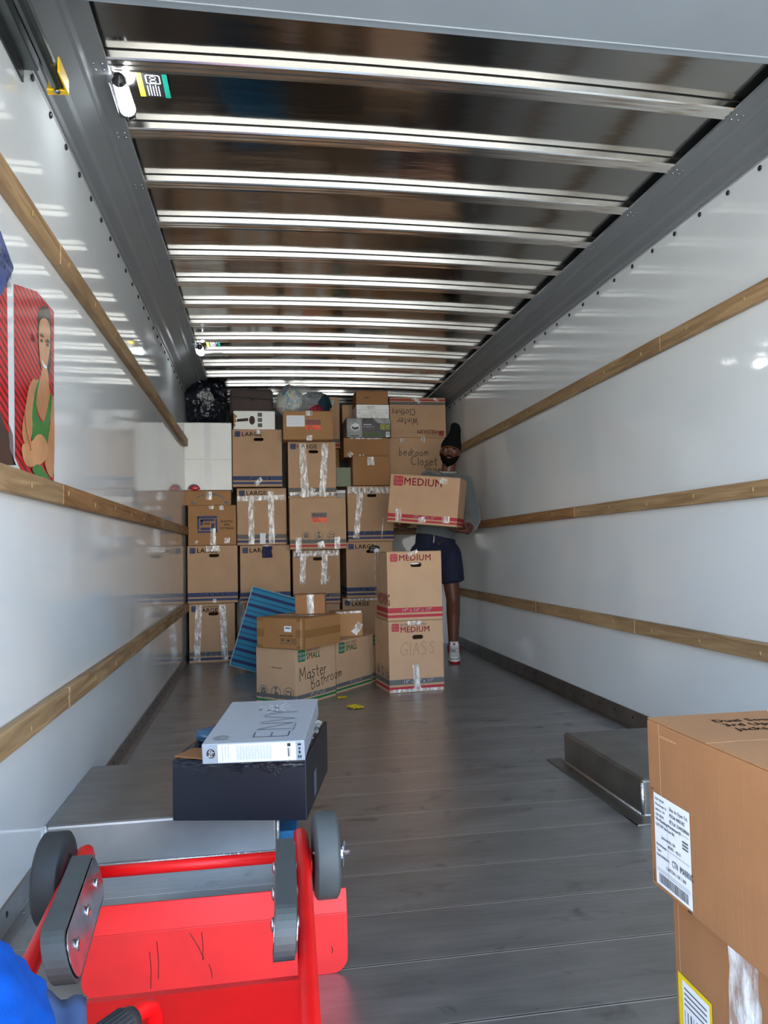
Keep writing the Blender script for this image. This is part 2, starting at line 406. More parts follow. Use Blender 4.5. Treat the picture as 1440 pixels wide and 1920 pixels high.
for side, lab in ((-1, 'galvanised overhead door track along the left cove, ending in a yellow stop'), (1, 'galvanised overhead door track along the right cove, ending in a yellow stop')):
    x0 = XL if side < 0 else XR; sx = 1 if side < 0 else -1
    e = empty('door_track', (x0, 2.3, 2.35)); tag(e, lab, 'track', 'door tracks under the coves')
    b = MB(); pts = [(0, 0, -.045), (sx*.006, 0, -.045), (sx*.006, 0, -.008), (sx*.045, 0, -.008), (sx*.045, 0, .03), (0, 0, .03)]
    b.prism([(p[0], p[1]-.08, p[2]) for p in pts], (0, -1.97, 0)); b.build('angle_plate', STEEL, e, bevel=.002)
    b = MB()
    c = [(sx*(.075+.022*math.cos(a)), 0, .012+.022*math.sin(a)) for a in [math.pi*2*k/12 for k in range(12)]]
    b.prism(c, (0, -2.05, 0)); b.build('rail', STEEL, e, smooth=False)
    b = MB(); b.box(min(sx*.045, sx*.100), max(sx*.045, sx*.100), .0, .022, -.012, -.006); b.box(min(sx*.098, sx*.104), max(sx*.098, sx*.104), -.09, .022, -.012, .035); b.box(min(sx*.045, sx*.102), max(sx*.045, sx*.102), .016, .022, -.012, .035)
    b.build('stop_bracket', mat('yellow_paint', srgb(240, 195, 10), .4), e, bevel=.002)
    b = MB(); b.ell((sx*.075, .0, -.016), (.010, .010, .006), 10, 6); b.build('bolt', GLASSD, e, smooth=True)

# dome lamps with wire guard and their stickers
def lamp(y, label):
    e = empty('cargo_lamp', (-.43, y, 2.47), 0, label, 'lamp', 'cargo lamps on the left cove')
    b = MB(); b.box(-.045, -.020, -.07, .10, .0, .034); b.build('mounting_plate', GLASSD, e, bevel=.002)
    b = MB(); b.tube([(-.005, -.075, .01), (-.005, .085, .01)], [.022, .026], 16); b.build('lamp_tube', mat('lit_lamp', (1, 1, 1), .3, emit=(.88, .94, 1, 40)), e, smooth=True)
    for pa, pb, ra in (((-.005, .085, .01), (-.005, .125, .012), [.030, .020]), ((-.005, -.092, .01), (-.005, -.075, .01), [.018, .024])):
        MB().tube([pa, pb], ra, 14).build('end_cap', mat('black_plastic', (.02, .02, .022), .3), e, smooth=True)
    b = MB()
    for dx in (-.03, .0, .025): b.tube([(dx*.6, -.10, .01), (dx-.005, -.085, -.018+abs(dx)*.4), (dx-.005, .10, -.022+abs(dx)*.4), (dx*.5, .14, .012)], .0018, 6)
    b.build('wire_guard', GLASSD, e, smooth=True)
    e2 = empty('instruction_sticker', (-.39, y, 2.5225), 0, 'black, yellow and green instruction sticker beside the ' + label.split(' on ')[0].split(' far')[0] + (' nearest the door' if 'nearest' in label else ' far down the cove'), 'sticker', 'stickers beside the lamps')
    b = MB(); b.box(0, .10, -.05, .08, .0055, .0068); b.build('sticker_backing', BLACKP, e2)
    b = MB(); b.box(0, .017, -.05, .08, .0048, .0055); b.build('yellow_strip', YELLOW, e2)
    b = MB(); b.box(.083, .10, -.05, .08, .0048, .0055); b.build('green_strip', mat('green_strip', srgb(20, 140, 120), .5), e2)
    b = MB()
    for i in range(5): b.box(.028+i*.009, .031+i*.009, .018-.006*(i % 2), .072, .0048, .0055)
    for (a, c_, d_, f_) in ((.028, .076, -.042, -.038), (.028, .076, .002, .006), (.028, .032, -.042, .006), (.072, .076, -.042, .006)): b.box(a, c_, d_, f_, .0048, .0055)
    for cy in (-.026, -.008):
        b.tube([(.052+.010*math.cos(t_*.5236), cy+.007*math.sin(t_*.5236), .0052) for t_ in range(12)], .0012, 4, close=True)
    b.build('printed_symbols', WHITE, e2)
lamp(2.53, 'lit cargo lamp on the left cove nearest the door'); lamp(5.72, 'lit cargo lamp far down the left cove above the boxes')

# ------------------------------------------------------------------ lettering
_tc = {}
def text_geo(s, bold=0.0):
    """flat lettering as vertices and faces, cap height 1, origin at its lower left; bold doubles the strokes sideways"""
    k = (s, bold > 0)
    if k in _tc: return _tc[k]
    cu = bpy.data.curves.new('lettering', 'FONT'); cu.body = s; cu.size = 1; cu.resolution_u = 2; cu.space_character = 1.06 if bold > 0 else 1
    o = bpy.data.objects.new('lettering', cu); col.objects.link(o)
    me = bpy.data.meshes.new_from_object(o.evaluated_get(bpy.context.evaluated_depsgraph_get())); me.calc_loop_triangles()
    vs = [(v.co.x, v.co.y) for v in me.vertices]; fs = [tuple(t.vertices) for t in me.loop_triangles]
    bpy.data.objects.remove(o); bpy.data.meshes.remove(me)
    x0 = min(v[0] for v in vs); x1 = max(v[0] for v in vs)
    vs = [((v[0]-x0)/.69, v[1]/.69) for v in vs]
    if bold > 0:
        n = len(vs); d = ((0, 0), (.045, .0), (.022, .02), (.022, -.02)); base_v, base_f = vs, fs; vs, fs = [], []
        for i, (dx, dy) in enumerate(d): vs += [(x+dx, y+dy) for x, y in base_v]; fs += [tuple(q+i*n for q in f) for f in base_f]
    _tc[k] = (vs, fs, (x1-x0)/.69); return _tc[k]

class Printer:
    """collects flat prints, tapes and stickers laid on the faces of one carton"""
    def __init__(s, root, w, d, h): s.root, s.w, s.d, s.h = root, w, d, h; s.parts = {}; s.flip = False
    def P(s, face, u, v, e):
        if s.flip:
            W = s.d if face in 'LR' else s.w
            u, v = W-u, s.h-v
        if face == 'F': return (-s.w/2+u, -s.d/2-e, v)
        if face == 'L': return (-s.w/2-e, s.d/2-u, v)
        if face == 'R': return (s.w/2+e, -s.d/2+u, v)
        if face == 'T': return (-s.w/2+u, -s.d/2+v, s.h+e)
    def get(s, part, m): return s.parts.setdefault((part, m.name), MB())
    def rect(s, part, m, face, u0, u1, v0, v1, e=.0007):
        s.get(part, m).poly([s.P(face, u0, v0, e), s.P(face, u1, v0, e), s.P(face, u1, v1, e), s.P(face, u0, v1, e)])
    def poly(s, part, m, face, pts, e=.0007): s.get(part, m).poly([s.P(face, u, v, e) for u, v in pts])
    def rrect(s, part, m, face, u0, u1, v0, v1, r, e=.0007):
        pts = []
        for cx, cy, a0 in ((u1-r, v1-r, 0), (u0+r, v1-r, 90), (u0+r, v0+r, 180), (u1-r, v0+r, 270)):
            for k in range(5): a = R(a0+k*22.5); pts.append((cx+r*math.cos(a), cy+r*math.sin(a)))
        s.poly(part, m, face, pts, e)
    def text(s, part, m, face, t, u, v, cap, bold=.012, align='l', e=.0011, ang=0, wide=1.0, shear=0):
        vs, fs, W = text_geo(t, bold); W *= wide
        off = {'l': 0, 'c': -W/2, 'r': -W}[align]; ca, sa = math.cos(ang), math.sin(ang)
        pts = []
        for x, y in vs:
            x = x*wide+off+shear*y; X = x*cap; Y = y*cap
            pts.append(s.P(face, u+X*ca-Y*sa, v+X*sa+Y*ca, e))
        s.get(part, m).add(pts, fs)
    def hand(s, m, face, t, u, v, cap, ang=0, th=.035, seed=1):
        """uneven hand lettering drawn as pen strokes"""
        rr = random.Random(seed); x = 0; s.nh = getattr(s, 'nh', 0)+1; g = s.parts.setdefault(('handwriting.%d' % s.nh, m.name), MB()); ca, sa = math.cos(ang), math.sin(ang)
        for ch in t:
            st, wd = STROKES.get(ch, ([], .5)); sc_ = cap*rr.uniform(.9, 1.1); dy = rr.uniform(-.06, .06)*cap; sh = rr.uniform(-.05, .12)
            for line in st:
                pts = [(x+(px+sh*py)*sc_, py*sc_+dy) for px, py in line]
                for (ax, ay), (bx, by) in zip(pts, pts[1:]):
                    dx, dyy = bx-ax, by-ay; L_ = math.hypot(dx, dyy) or 1; nx, ny = -dyy/L_*th*cap, dx/L_*th*cap; ex, ey = dx/L_*th*cap*.7, dyy/L_*th*cap*.7
                    q = [(ax-ex+nx, ay-ey+ny), (ax-ex-nx, ay-ey-ny), (bx+ex-nx, by+ey-ny), (bx+ex+nx, by+ey+ny)]
                    g.poly([s.P(face, u+X*ca-Y*sa, v+X*sa+Y*ca, .0011) for X, Y in q])
            x += (wd+.16)*sc_
    def tape(s, face, u0, v0, u1, v1, width, m=None, e=.0018, wr=.0012, seed=None):
        m = m or TAPE; g = MB(); n = max(3, int(math.hypot(u1-u0, v1-v0)/.016)); k = 4
        rr = random.Random(seed if seed is not None else int((u0+v0*7+u1*13)*1e4))
        L_ = math.hypot(u1-u0, v1-v0); nx, ny = -(v1-v0)/L_, (u1-u0)/L_; vs = []
        for i in range(n+1):
            t_ = i/n; cx, cy = u0+(u1-u0)*t_, v0+(v1-v0)*t_; jw = 1+rr.uniform(-.10, .10) if wr > .0005 else 1
            for j in range(k+1):
                o = (j/k-.5)*width*jw; vs.append(s.P(face, cx+nx*o, cy+ny*o, e+rr.uniform(-wr, wr)*.8))
        g.add(vs, [(i*(k+1)+j, i*(k+1)+j+1, (i+1)*(k+1)+j+1, (i+1)*(k+1)+j) for i in range(n) for j in range(k)])
        g.build('packing_tape', m, s.root, smooth=False, clean=False)
    def done(s):
        for (part, mn), g in s.parts.items(): g.build(part.split('.')[0], MATS[mn], s.root, clean=False)

STROKES = {
 'M': ([[(0,0),(.05,1),(.35,.35),(.65,1),(.75,0)]], .75), 'a': ([[(.42,.42),(.25,.52),(.05,.35),(.08,.08),(.28,.02),(.42,.2),(.42,.5),(.46,0)]], .46),
 's': ([[(.34,.48),(.15,.52),(.06,.38),(.3,.22),(.28,.05),(.04,.02)]], .34), 't': ([[(.18,.9),(.18,.1),(.3,0)],[(0,.58),(.36,.6)]], .32),
 'e': ([[(.05,.28),(.38,.32),(.3,.5),(.12,.5),(.03,.25),(.14,.03),(.38,.08)]], .38), 'r': ([[(.05,.5),(.07,0)],[(.07,.3),(.2,.5),(.34,.48)]], .32),
 'B': ([[(.05,0),(.05,1),(.35,.95),(.4,.7),(.08,.52),(.42,.4),(.44,.1),(.05,0)]], .46), 'h': ([[(.05,1),(.05,0)],[(.05,.35),(.22,.5),(.36,.4),(.38,0)]], .4),
 'o': ([[(.22,.52),(.04,.35),(.06,.08),(.24,0),(.4,.14),(.38,.42),(.22,.52)]], .42), 'm': ([[(.04,.5),(.05,0)],[(.05,.35),(.18,.5),(.27,.4),(.27,0)],[(.27,.35),(.42,.5),(.5,.38),(.52,0)]], .54),
 'b': ([[(.05,1),(.05,0),(.3,.02),(.4,.25),(.28,.46),(.06,.4)]], .42), 'd': ([[(.4,1),(.4,0)],[(.4,.35),(.2,.5),(.04,.28),(.16,.02),(.4,.12)]], .42),
 'C': ([[(.55,.85),(.35,1),(.08,.75),(.03,.3),(.2,.02),(.55,.1)]], .55), 'l': ([[(.06,1),(.07,0)]], .12), 'S': ([[(.45,.88),(.22,1),(.06,.78),(.38,.45),(.38,.1),(.04,.04)]], .46),
 'W': ([[(0,1),(.18,0),(.36,.7),(.54,0),(.72,1)]], .72), 'i': ([[(.05,.5),(.06,0)],[(.05,.7),(.06,.74)]], .1), 'n': ([[(.04,.5),(.05,0)],[(.05,.35),(.22,.5),(.34,.4),(.36,0)]], .38),
 'G': ([[(.62,.82),(.4,1),(.1,.75),(.04,.3),(.25,.02),(.55,.1),(.58,.42),(.32,.42)]], .64), 'L': ([[(.06,1),(.05,0)]], .1), 'A': ([[(0,0),(.25,1),(.5,0)],[(.1,.4),(.42,.4)]], .5),
 'c': ([[(.36,.42),(.2,.52),(.04,.3),(.12,.04),(.36,.06)]], .36), 'u': ([[(.04,.5),(.06,.1),(.22,0),(.36,.15),(.36,.5),(.38,0)]], .4), ' ': ([], .35), '~': ([[(0,.3),(.4,.42),(1.1,.3),(2.2,-.25),(2.9,-.7)]], 1)}

def carton(name, label, x, y, z, w_, d, h, yaw=0, m=CARD, group=None, hole=None, cat='box', tilt=None, flaps=True, side_hole=False):
    """cardboard carton standing on z; (x, y) is the middle of its base"""
    e = empty(name, (x, y, z), yaw, label, cat, group)
    if tilt: e.rotation_euler = (tilt[0], tilt[1], yaw)
    bm = bmesh.new(); T = h-.0035 if flaps else h
    def V(p): return bm.verts.new(p)
    c = [V(p) for p in ((-w_/2,-d/2,0),(w_/2,-d/2,0),(w_/2,d/2,0),(-w_/2,d/2,0),(-w_/2,-d/2,T),(w_/2,-d/2,T),(w_/2,d/2,T),(-w_/2,d/2,T))]
    for f in ((0,3,2,1),(4,5,6,7),(1,2,6,5),(2,3,7,6),(3,0,4,7)): bm.faces.new([c[i] for i in f])
    if hole:
        u, v, hw, hh = hole; loop = []
        for cx, a0 in ((u+hw-hh, -90), (u-hw+hh, 90)):
            for k in range(7): a = R(a0+30*k); loop.append((cx+hh*math.cos(a), v+hh*math.sin(a)))
        ins = [V((-w_/2+a, -d/2, b_)) for a, b_ in loop]
        es = [bm.edges.new((ins[i], ins[(i+1) % len(ins)])) for i in range(len(ins))]
        out = [bm.edges.get((c[a], c[b_])) for a, b_ in ((0,1),(1,5),(5,4),(4,0))]
        bmesh.ops.triangle_fill(bm, edges=es+out, use_beauty=True)
        deep = [V((p.co.x, -d/2+.012, p.co.z)) for p in ins]
        for i in range(len(ins)):
            j = (i+1) % len(ins); bm.faces.new((ins[i], ins[j], deep[j], deep[i]))
    else: bm.faces.new([c[i] for i in (0,1,5,4)])
    if not hole: bmesh.ops.recalc_face_normals(bm, faces=bm.faces)
    me = bpy.data.meshes.new('carton_body'); bm.to_mesh(me); bm.free(); me.materials.append(m)
    o = bpy.data.objects.new('carton_body', me); col.objects.link(o); o.parent = e
    q = o.modifiers.new('bevel', 'BEVEL'); q.width = .0035; q.segments = 2; q.limit_method = 'ANGLE'; q.angle_limit = R(60)
    if flaps:
        for sy in (-1, 1):
            MB().box(-w_/2+.001, w_/2-.001, min(sy*.0015, sy*(d/2-.001)), max(sy*.0015, sy*(d/2-.001)), T, h).build('flap', m, e, bevel=.001, seg=1)
    return e, Printer(e, w_, d, h)

def logo(p, ink, face, u, v, s_):
    p.rrect('printed_emblem', ink, face, u, u+s_, v, v+s_, s_*.14)
    pale = PALEINK if ink is not REDINK else mat('pale_red_ink', srgb(214, 150, 140), .6)
    p.text('emblem_lettering', pale, face, 'PEN+', u+s_*.5, v+s_*.55, s_*.27, .002, 'c', e=.0014, wide=.95)
    p.text('emblem_lettering', pale, face, 'GEAR', u+s_*.5, v+s_*.17, s_*.27, .002, 'c', e=.0014, wide=.9)

def brand_box(label, x, y, z, w_, d, h, size, yaw=0, ink=NAVY, wordink=None, strength=None, band2=None, hole=True, dims=None, group=None, icons=False, flip=False, tilt=None, m=CARD, left_hole=False, lu=.045):
    hl = (w_*.53, h*(.825 if size == 'LARGE' else .765 if strength else .80), .043 if size == 'LARGE' else .038, .0135) if hole else None
    if flip: hl = None
    e, p = carton('moving_box', label, x, y, z, w_, d, h, yaw, m=m, group=group, hole=hl, tilt=tilt)
    p.flip = flip; wordink = wordink or ink; k = h/.51
    for face, W in (('F', w_), ('L', d), ('R', d)):
        p.rect('printed_band', band2 or ink, face, .0005, W-.0005, .057*k, .094*k)
        p.rect('printed_band', ink, face, .0005, W-.0005, .022*k, .043*k)
    ls = .050*k
    u0, ls, cp, ww = {'LARGE': (.020, .050, .037, 1.08), 'MEDIUM': (.022, .052, .040, 1.0), 'SMALL': (.020, .072, .042, .86)}[size]
    if w_ > .55 and size == 'MEDIUM' and not strength: u0, ls, cp, ww = .026, .078, .058, .95
    tu = u0+ls+(.010 if size != 'LARGE' else .014)
    logo(p, ink, 'F', u0, h-.018*k-ls, ls)
    if strength:
        p.text('printed_lettering', GRAYINK, 'F', strength, tu, h-.018*k-cp*.42, cp*.36, .003)
        p.text('printed_lettering', wordink, 'F', size, tu, h-.018*k-cp*1.45-.002, cp*.92, .003, wide=ww)
    else:
        p.text('printed_lettering', wordink, 'F', size, tu, h-.018*k-ls*.5-cp*.5, cp, .003, wide=ww)
    if dims: p.text('printed_dimensions', PALEINK, 'F', dims, w_*.53, .064*k, .024*k, .002, 'c')
    return e, p

LOGO_I = ('F',)
def pictos(p, face, u, v, s_, n=3, gap=1.35):
    for i in range(n):
        cx = u+i*s_*gap; g = p.get('printed_pictograms', GRAYINK)
        ring = [(cx+math.cos(t_*.4488)*s_*.5, v+math.sin(t_*.4488)*s_*.5) for t_ in range(14)]
        for a, b_ in zip(ring, ring[1:]+ring[:1]):
            for rr_ in ((.90, 1.0),):
                q = [(cx+(a[0]-cx)*rr_[0], v+(a[1]-v)*rr_[0]), (cx+(b_[0]-cx)*rr_[0], v+(b_[1]-v)*rr_[0]), b_, a]
                g.poly([p.P(face, X, Y, .0013) for X, Y in q])
        if i == 0: sh = [[(-.26,-.1),(0,-.28),(0,.02),(-.26,.2)], [(.04,-.28),(.28,-.1),(.28,.2),(.04,.02)], [(-.24,.23),(0,.06),(.26,.23),(.02,.36)]]
        elif i == 1: sh = [[(-.2,-.3),(-.02,-.3),(.06,.1),(-.1,.14)], [(.0,-.25),(.2,-.25),(.22,.02),(.06,0)], [(-.12,.2),(.1,.2),(.1,.42),(-.12,.42)]]
        else: sh = [[(-.3,-.25),(-.18,-.25),(-.18,.0),(-.3,.0)], [(-.1,-.25),(.05,-.25),(.05,-.12),(-.1,-.12)], [(.12,-.25),(.28,-.25),(.28,.05),(.12,.05)], [(-.3,.1),(.3,.1),(.3,.2),(-.3,.2)]]
        for q in sh: g.poly([p.P(face, cx+X*s_, v+Y*s_, .0013) for X, Y in q])

def fragile(p, face, u, v, W, H):
    p.rect('fragile_sticker', ORANGE, face, u, u+W, v, v+H*.48, .0016)
    p.rect('fragile_sticker', BLACKP, face, u, u+W, v+H*.48, v+H, .0016)
    p.text('sticker_lettering', ORANGE, face, 'FRAGILE', u+W*.5, v+H*.60, H*.28, .003, 'c', e=.0022, wide=.9)
    p.text('sticker_lettering', BLACKP, face, 'Handle', u+W*.08, v+H*.28, H*.14, .008, e=.0022)
    p.text('sticker_lettering', BLACKP, face, 'with Care', u+W*.08, v+H*.07, H*.14, .008, e=.0022)

G_BACK = 'large moving boxes in the wall of boxes'
LD, DY = .56, .29     # depth of the large boxes, half of it
def large(label, x0, x1, z, h, yf, **k):
    return brand_box(label, (x0+x1)/2, yf+LD/2, z, x1-x0, LD, h, 'LARGE', dims='24" x 16" x 19"', **k)

# column against the left wall
e, p = large('moving box with two wrinkled tape strips, on the floor against the left wall', -.630, -.238, 0, .512, 6.78, strength='EXTRA STRENGTH', band2=GRAYINK, yaw=0, wordink=DARKINK)
p.tape('F', .085, .50, .065, .015, .055); p.tape('F', .285, .50, .305, .015, .055); p.done()
e, p = large('clean large moving box by the left wall with blue bands, under the pipe fittings box', -.642, -.210, .515, .505, 6.79, wordink=DARKINK)
p.tape('F', .16, .478, .28, .478, .05); p.tape('F', .215, .02, .245, .02, .03); p.done()
e, p = carton('pipe_fittings_box', 'brown box with blue square emblem and plastic pipe fittings lettering, in the left column', -.427, 6.79+.2, 1.023, .415, .40, .352, m=CARD_B, group=None)
def ring(u0, u1, v0, v1, t_): # square spiral emblem
    p.rect('printed_emblem', NAVY, 'F', u0, u1, v1-t_, v1)
    p.rect('printed_emblem', NAVY, 'F', u0, u0+t_, v0+t_*1.5, v1-t_)
    p.rect('printed_emblem', NAVY, 'F', u0, u1-t_, v0, v0+t_)
    p.rect('printed_emblem', NAVY, 'F', u1-t_, u1, v0, v1-t_*1.6)
p.rrect('printed_emblem', NAVY, 'F', .080, .252, .238, .258, .008); p.rect('printed_emblem', NAVY, 'F', .080, .096, .135, .25)
p.rrect('printed_emblem', NAVY, 'F', .080, .252, .110, .126, .006); p.rect('printed_emblem', NAVY, 'F', .236, .252, .118, .232)
p.rrect('printed_emblem', NAVY, 'F', .106, .226, .212, .232, .008); p.rect('printed_emblem', NAVY, 'F', .106, .128, .175, .222)
p.rrect('printed_emblem', NAVY, 'F', .106, .226, .134, .156, .008); p.rect('printed_emblem', NAVY, 'F', .200, .226, .145, .195)
p.text('printed_lettering', NAVY, 'F', 'SPEARS', .164, .182, .017, .012, 'c', wide=.62)
for i, t_ in enumerate(('PLASTIC', 'PIPE', 'FITTINGS')): p.text('printed_lettering', DARKINK, 'F', t_, .335, .200-i*.031, .019, .008, 'c')
p.tape('F', .215, .002, .215, .150, .048); p.tape('F', .055, .03, .085, .03, .025); p.tape('F', .31, .04, .36, .04, .045); p.tape('F', .18, .335, .225, .335, .03); p.tape('F', .27, .33, .31, .33, .04)
p.done()
e, p = carton('shallow_carton', 'shallow carton with a black curved arrow mark, beneath the big white box', -.462, 6.79+.2, 1.376, .400, .40, .130, m=CARD_B)
arc = [(.10+.24*t_/14, .045+.055*math.sin(math.pi*(.12+.78*t_/14))) for t_ in range(15)]
g = p.get('printed_arrow', BLACKP)
for (a, b_), tt in zip(zip(arc, arc[1:]), range(14)):
    if 3 < tt < 5: continue
    th = .007+.013*math.sin(math.pi*min(tt, 11)/13)
    g.poly([p.P('F', a[0], a[1]-th/2, .0009), p.P('F', b_[0], b_[1]-th/2, .0009), p.P('F', b_[0], b_[1]+th/2, .0009), p.P('F', a[0], a[1]+th/2, .0009)])
g.poly([p.P('F', X, Y, .0009) for X, Y in ((.35,.038),(.335,.018),(.362,.012),(.392,.018),(.375,.028))])
g.poly([p.P('F', X, Y, .0009) for X, Y in ((.058,.04),(.055,.016),(.075,.008),(.115,.014),(.108,.02),(.072,.020),(.068,.045))])
p.tape('F', .185, .085, .235, .085, .07); p.done()
e, p = carton('white_box', 'tall white cardboard box against the left wall under the black garbage bag', -.456, 6.78+.2, 1.509, .408, .42, .598, m=CARD_W)
p.tape('F', .205, .002, .200, .595, .055, m=mat('white_tape', srgb(232, 232, 230), .25, bump=(40, .4, (1, 1, .2), .002)), wr=.0006)
p.rect('crease', mat('crease_shadow', srgb(176, 176, 172), .7), 'F', .01, .19, .270, .2725); p.rect('crease', MATS['crease_shadow'], 'F', .22, .40, .268, .2705)
red = MB(); pts = []
for k in range(9): a = math.pi*k/8; pts.append(p.P('F', .080+.055*math.cos(a), .004+.050*math.sin(a), .001))
red.poly(pts); red.build('torn_opening', BLACKP, e)
rb = MB(); rb.ell((-.408/2+.088, -.212, .018), (.042, .012, .024), 14, 8); rb.build('red_contents', mat('red_plastic', (.55, .02, .04), .2), e, smooth=True)
p.done()

# second column
e, p = large('large moving box on the floor behind the striped blue panel, second column', -.172, .262, 0, .500, 6.84, strength='EXTRA STRENGTH', band2=GRAYINK, wordink=DARKINK); p.done()
e, p = large('large moving box with dark blue cloth poking from its hand hole, left of centre', -.188, .252, .504, .510, 6.80, wordink=DARKINK)
p.tape('F', .20, .50, .26, .50, .02); p.done()
cl = MB(); cl.grid(lambda u, v: (.018+.085*(u-.5)+.004*math.sin(v*9), -LD/2-.012-.010*math.sin(math.pi*u)-.004*math.sin(u*14), .400+.10*v), 12, 8)
cl.build('bulging_cloth', mat('dark_blue_cloth', srgb(22, 26, 70), .7, sheen=.3), e, smooth=True, solid=.006)
e, p = large('large moving box whose tape forms an upside-down U, third down in the second column', -.212, .226, 1.018, .508, 6.82, strength=None, wordink=GRAYINK, band2=GRAYINK, hole=False)
p.tape('F', .002, .415, .432, .425, .045); p.tape('F', .125, .008, .125, .40, .050); p.tape('F', .305, .008, .300, .48, .052)
p.rect('white_sticker', WHITE, 'F', .20, .25, .008, .105, .0035); p.done()
e, p = large('large moving box under the torn white carton, top box of the second column', -.246, .193, 1.540, .518, 6.82, wordink=DARKINK)
p.tape('F', .20, .02, .255, .075, .04); p.tape('F', .21, .50, .25, .50, .05); p.done()
e, p = carton('torn_white_carton', 'small torn white carton with a keyhole cut, beneath the brown suitcase', -.050, 6.85+.15, 2.0605, .370, .30, .170, m=CARD_W)
b = MB(); b.poly([p.P('F', X, Y, .0012) for X, Y in ((.03,.095),(.13,.105),(.13,.078),(.03,.070))])
pts = [p.P('F', .165+.026*math.cos(k*.4488), .085+.040*math.sin(k*.4488), .0012) for k in range(14)]; b.poly(pts); b.build('cut_opening', mat('torn_inside', srgb(70, 52, 36), .8), e)
b = MB()
for k in range(3): b.poly([p.P('F', X, Y, .0012) for X, Y in ((.215,.022+k*.048),(.255,.022+k*.048),(.255,.058+k*.048),(.215,.058+k*.048))])
b.build('printed_pictures', GRAYINK, e)
b = MB(); b.poly([p.P('F', X, Y, .0014) for X, Y in ((.0,.02),(.018,.035),(.010,.06),(.03,.07),(.014,.10),(.034,.12),(.0,.15))])
b.build('torn_edge', CARD_B, e); p.done()

# third column
e, p = large('large moving box on the floor hidden behind the small cartons, third column', .285, .700, 0, .474, 6.88, strength='EXTRA STRENGTH', band2=GRAYINK, wordink=DARKINK); p.done()
e, p = large('large moving box with two short tape streaks, under the medium box', .278, .705, .478, .490, 6.86, band2=GRAYINK, wordink=DARKINK)
p.tape('F', .010, .455, .42, .455, .05); p.tape('F', .095, .45, .085, .18, .052); p.tape('F', .29, .45, .275, .17, .052); p.tape('F', .31, .20, .33, .24, .02); p.done()
e, p = brand_box('medium moving box with gray and red bands and orange fragile sticker, centre of the wall', .495, 6.62+.22, .971, .495, .42, .452, 'MEDIUM', ink=REDINK, band2=GRAYINK, hole=False, dims=None, flip=False)
p.parts.pop(('printed_lettering', REDINK.name), None); p.parts.pop(('printed_emblem', REDINK.name), None); p.parts.pop(('emblem_lettering', 'pale_red_ink'), None)
fragile(p, 'F', .19, .235, .135, .085); pictos(p, 'F', .14, .115, .078, 3, 1.45)
p.tape('F', .05, .04, .10, .04, .12); p.tape('F', .24, .03, .30, .045, .05); p.tape('F', .39, .05, .44, .05, .11); p.done()
e, p = large('large moving box with two wide glossy tape strips, under the brown fragile carton', .245, .674, 1.428, .510, 6.76, band2=GRAYINK, wordink=GRAYINK, hole=True)
p.tape('F', .15, .008, .125, .495, .068); p.tape('F', .300, .012, .335, .495, .060); p.tape('F', .01, .04, .42, .035, .03); p.tape('F', .19, .02, .22, .09, .05); p.done()
e, p = carton('fragile_carton', 'brown carton with white label and orange fragile sticker, on top of the centre column', .428, 6.62+.22, 1.941, .440, .40, .255, m=CARD_B, yaw=R(-2))
p.rect('white_label', WHITE, 'F', .03, .19, .115, .215)
for k in range(3): p.rect('label_lines', PALEINK, 'F', .04, .15, .14+k*.025, .142+k*.025, .0012)
fragile(p, 'F', .20, .09, .13, .085); p.rect('seam_line', CARD_D, 'F', .385, .388, .0, .25); p.tape('F', .20, .235, .26, .235, .045); p.tape('F', .205, .015, .255, .015, .05); p.done()
b = MB(); b.box(.2206, .2216, -.195, -.14, .09, .175); b.build('fragile_sticker', ORANGE, e)

# fourth column
e, p = large('large moving box on the floor beside the small boxes, under the black-and-white item box', .728, 1.150, 0, .516, 6.90, strength='EXTRA STRENGTH', band2=GRAYINK, wordink=DARKINK, hole=False)
p.tape('F', .05, .5, .35, .5, .02); p.done()
e, p = large('large moving box with black and white item poking out of its hand hole', .765, 1.197, .519, .510, 6.86, wordink=DARKINK)
p.tape('F', .265, .01, .265, .50, .004); p.done()
b = MB(); b.ell((.065, -LD/2-.010, .425), (.030, .012, .026), 12, 8); b.build('white_item', WHITE, e, smooth=True)
b = MB(); b.ell((.028, -LD/2-.006, .435), (.035, .008, .03), 12, 8); b.ell((.045, -LD/2-.008, .455), (.05, .008, .02), 12, 8); b.build('black_item', BLACKP, e, smooth=True)
e, p = large('large moving box with crumpled tape across its top, behind the carried box', .785, 1.212, 1.032, .512, 6.86, wordink=DARKINK)
p.tape('F', .003, .475, .42, .470, .055, wr=.002); p.tape('F', .12, .45, .075, .03, .055, wr=.002); p.tape('F', .31, .02, .33, .22, .008); p.done()
e, p = carton('orange_brown_carton', 'plain orange-brown carton with a patch of shiny tape, below the wide brown one', 1.006, 6.82+.18, 1.547, .342, .36, .272, m=CARD_D)
p.tape('F', .17, .185, .17, .262, .065, wr=.002); p.rect('crease', CARD_B, 'F', .045, .048, .002, .26); p.done()
e, p = carton('wide_brown_carton', 'wide plain brown carton directly under the black and silver product box', .985, 6.96+.18, 1.8225, .430, .36, .184, m=CARD_D)
p.tape('F', .06, .178, .36, .178, .012); p.tape('F', .045, .01, .075, .045, .045); p.tape('F', .14, .012, .19, .012, .03); p.done()
b = MB(); b.box(.86, 1.13, 7.1, 7.3, 1.158, 1.82)
e, p = carton('printed_product_box', 'black and silver product box with green pictures, on the wide brown carton', 1.008, 6.96+.15, 2.009, .425, .30, .184, m=mat('black_card', (.012, .012, .013), .35), flaps=True)
sil = mat('silver_print', srgb(150, 152, 150), .35, noise=(14, .4)); grn = mat('green_print', srgb(76, 96, 50), .5, noise=(30, .4)); yel = mat('olive_print', srgb(150, 150, 60), .5, noise=(60, .5))
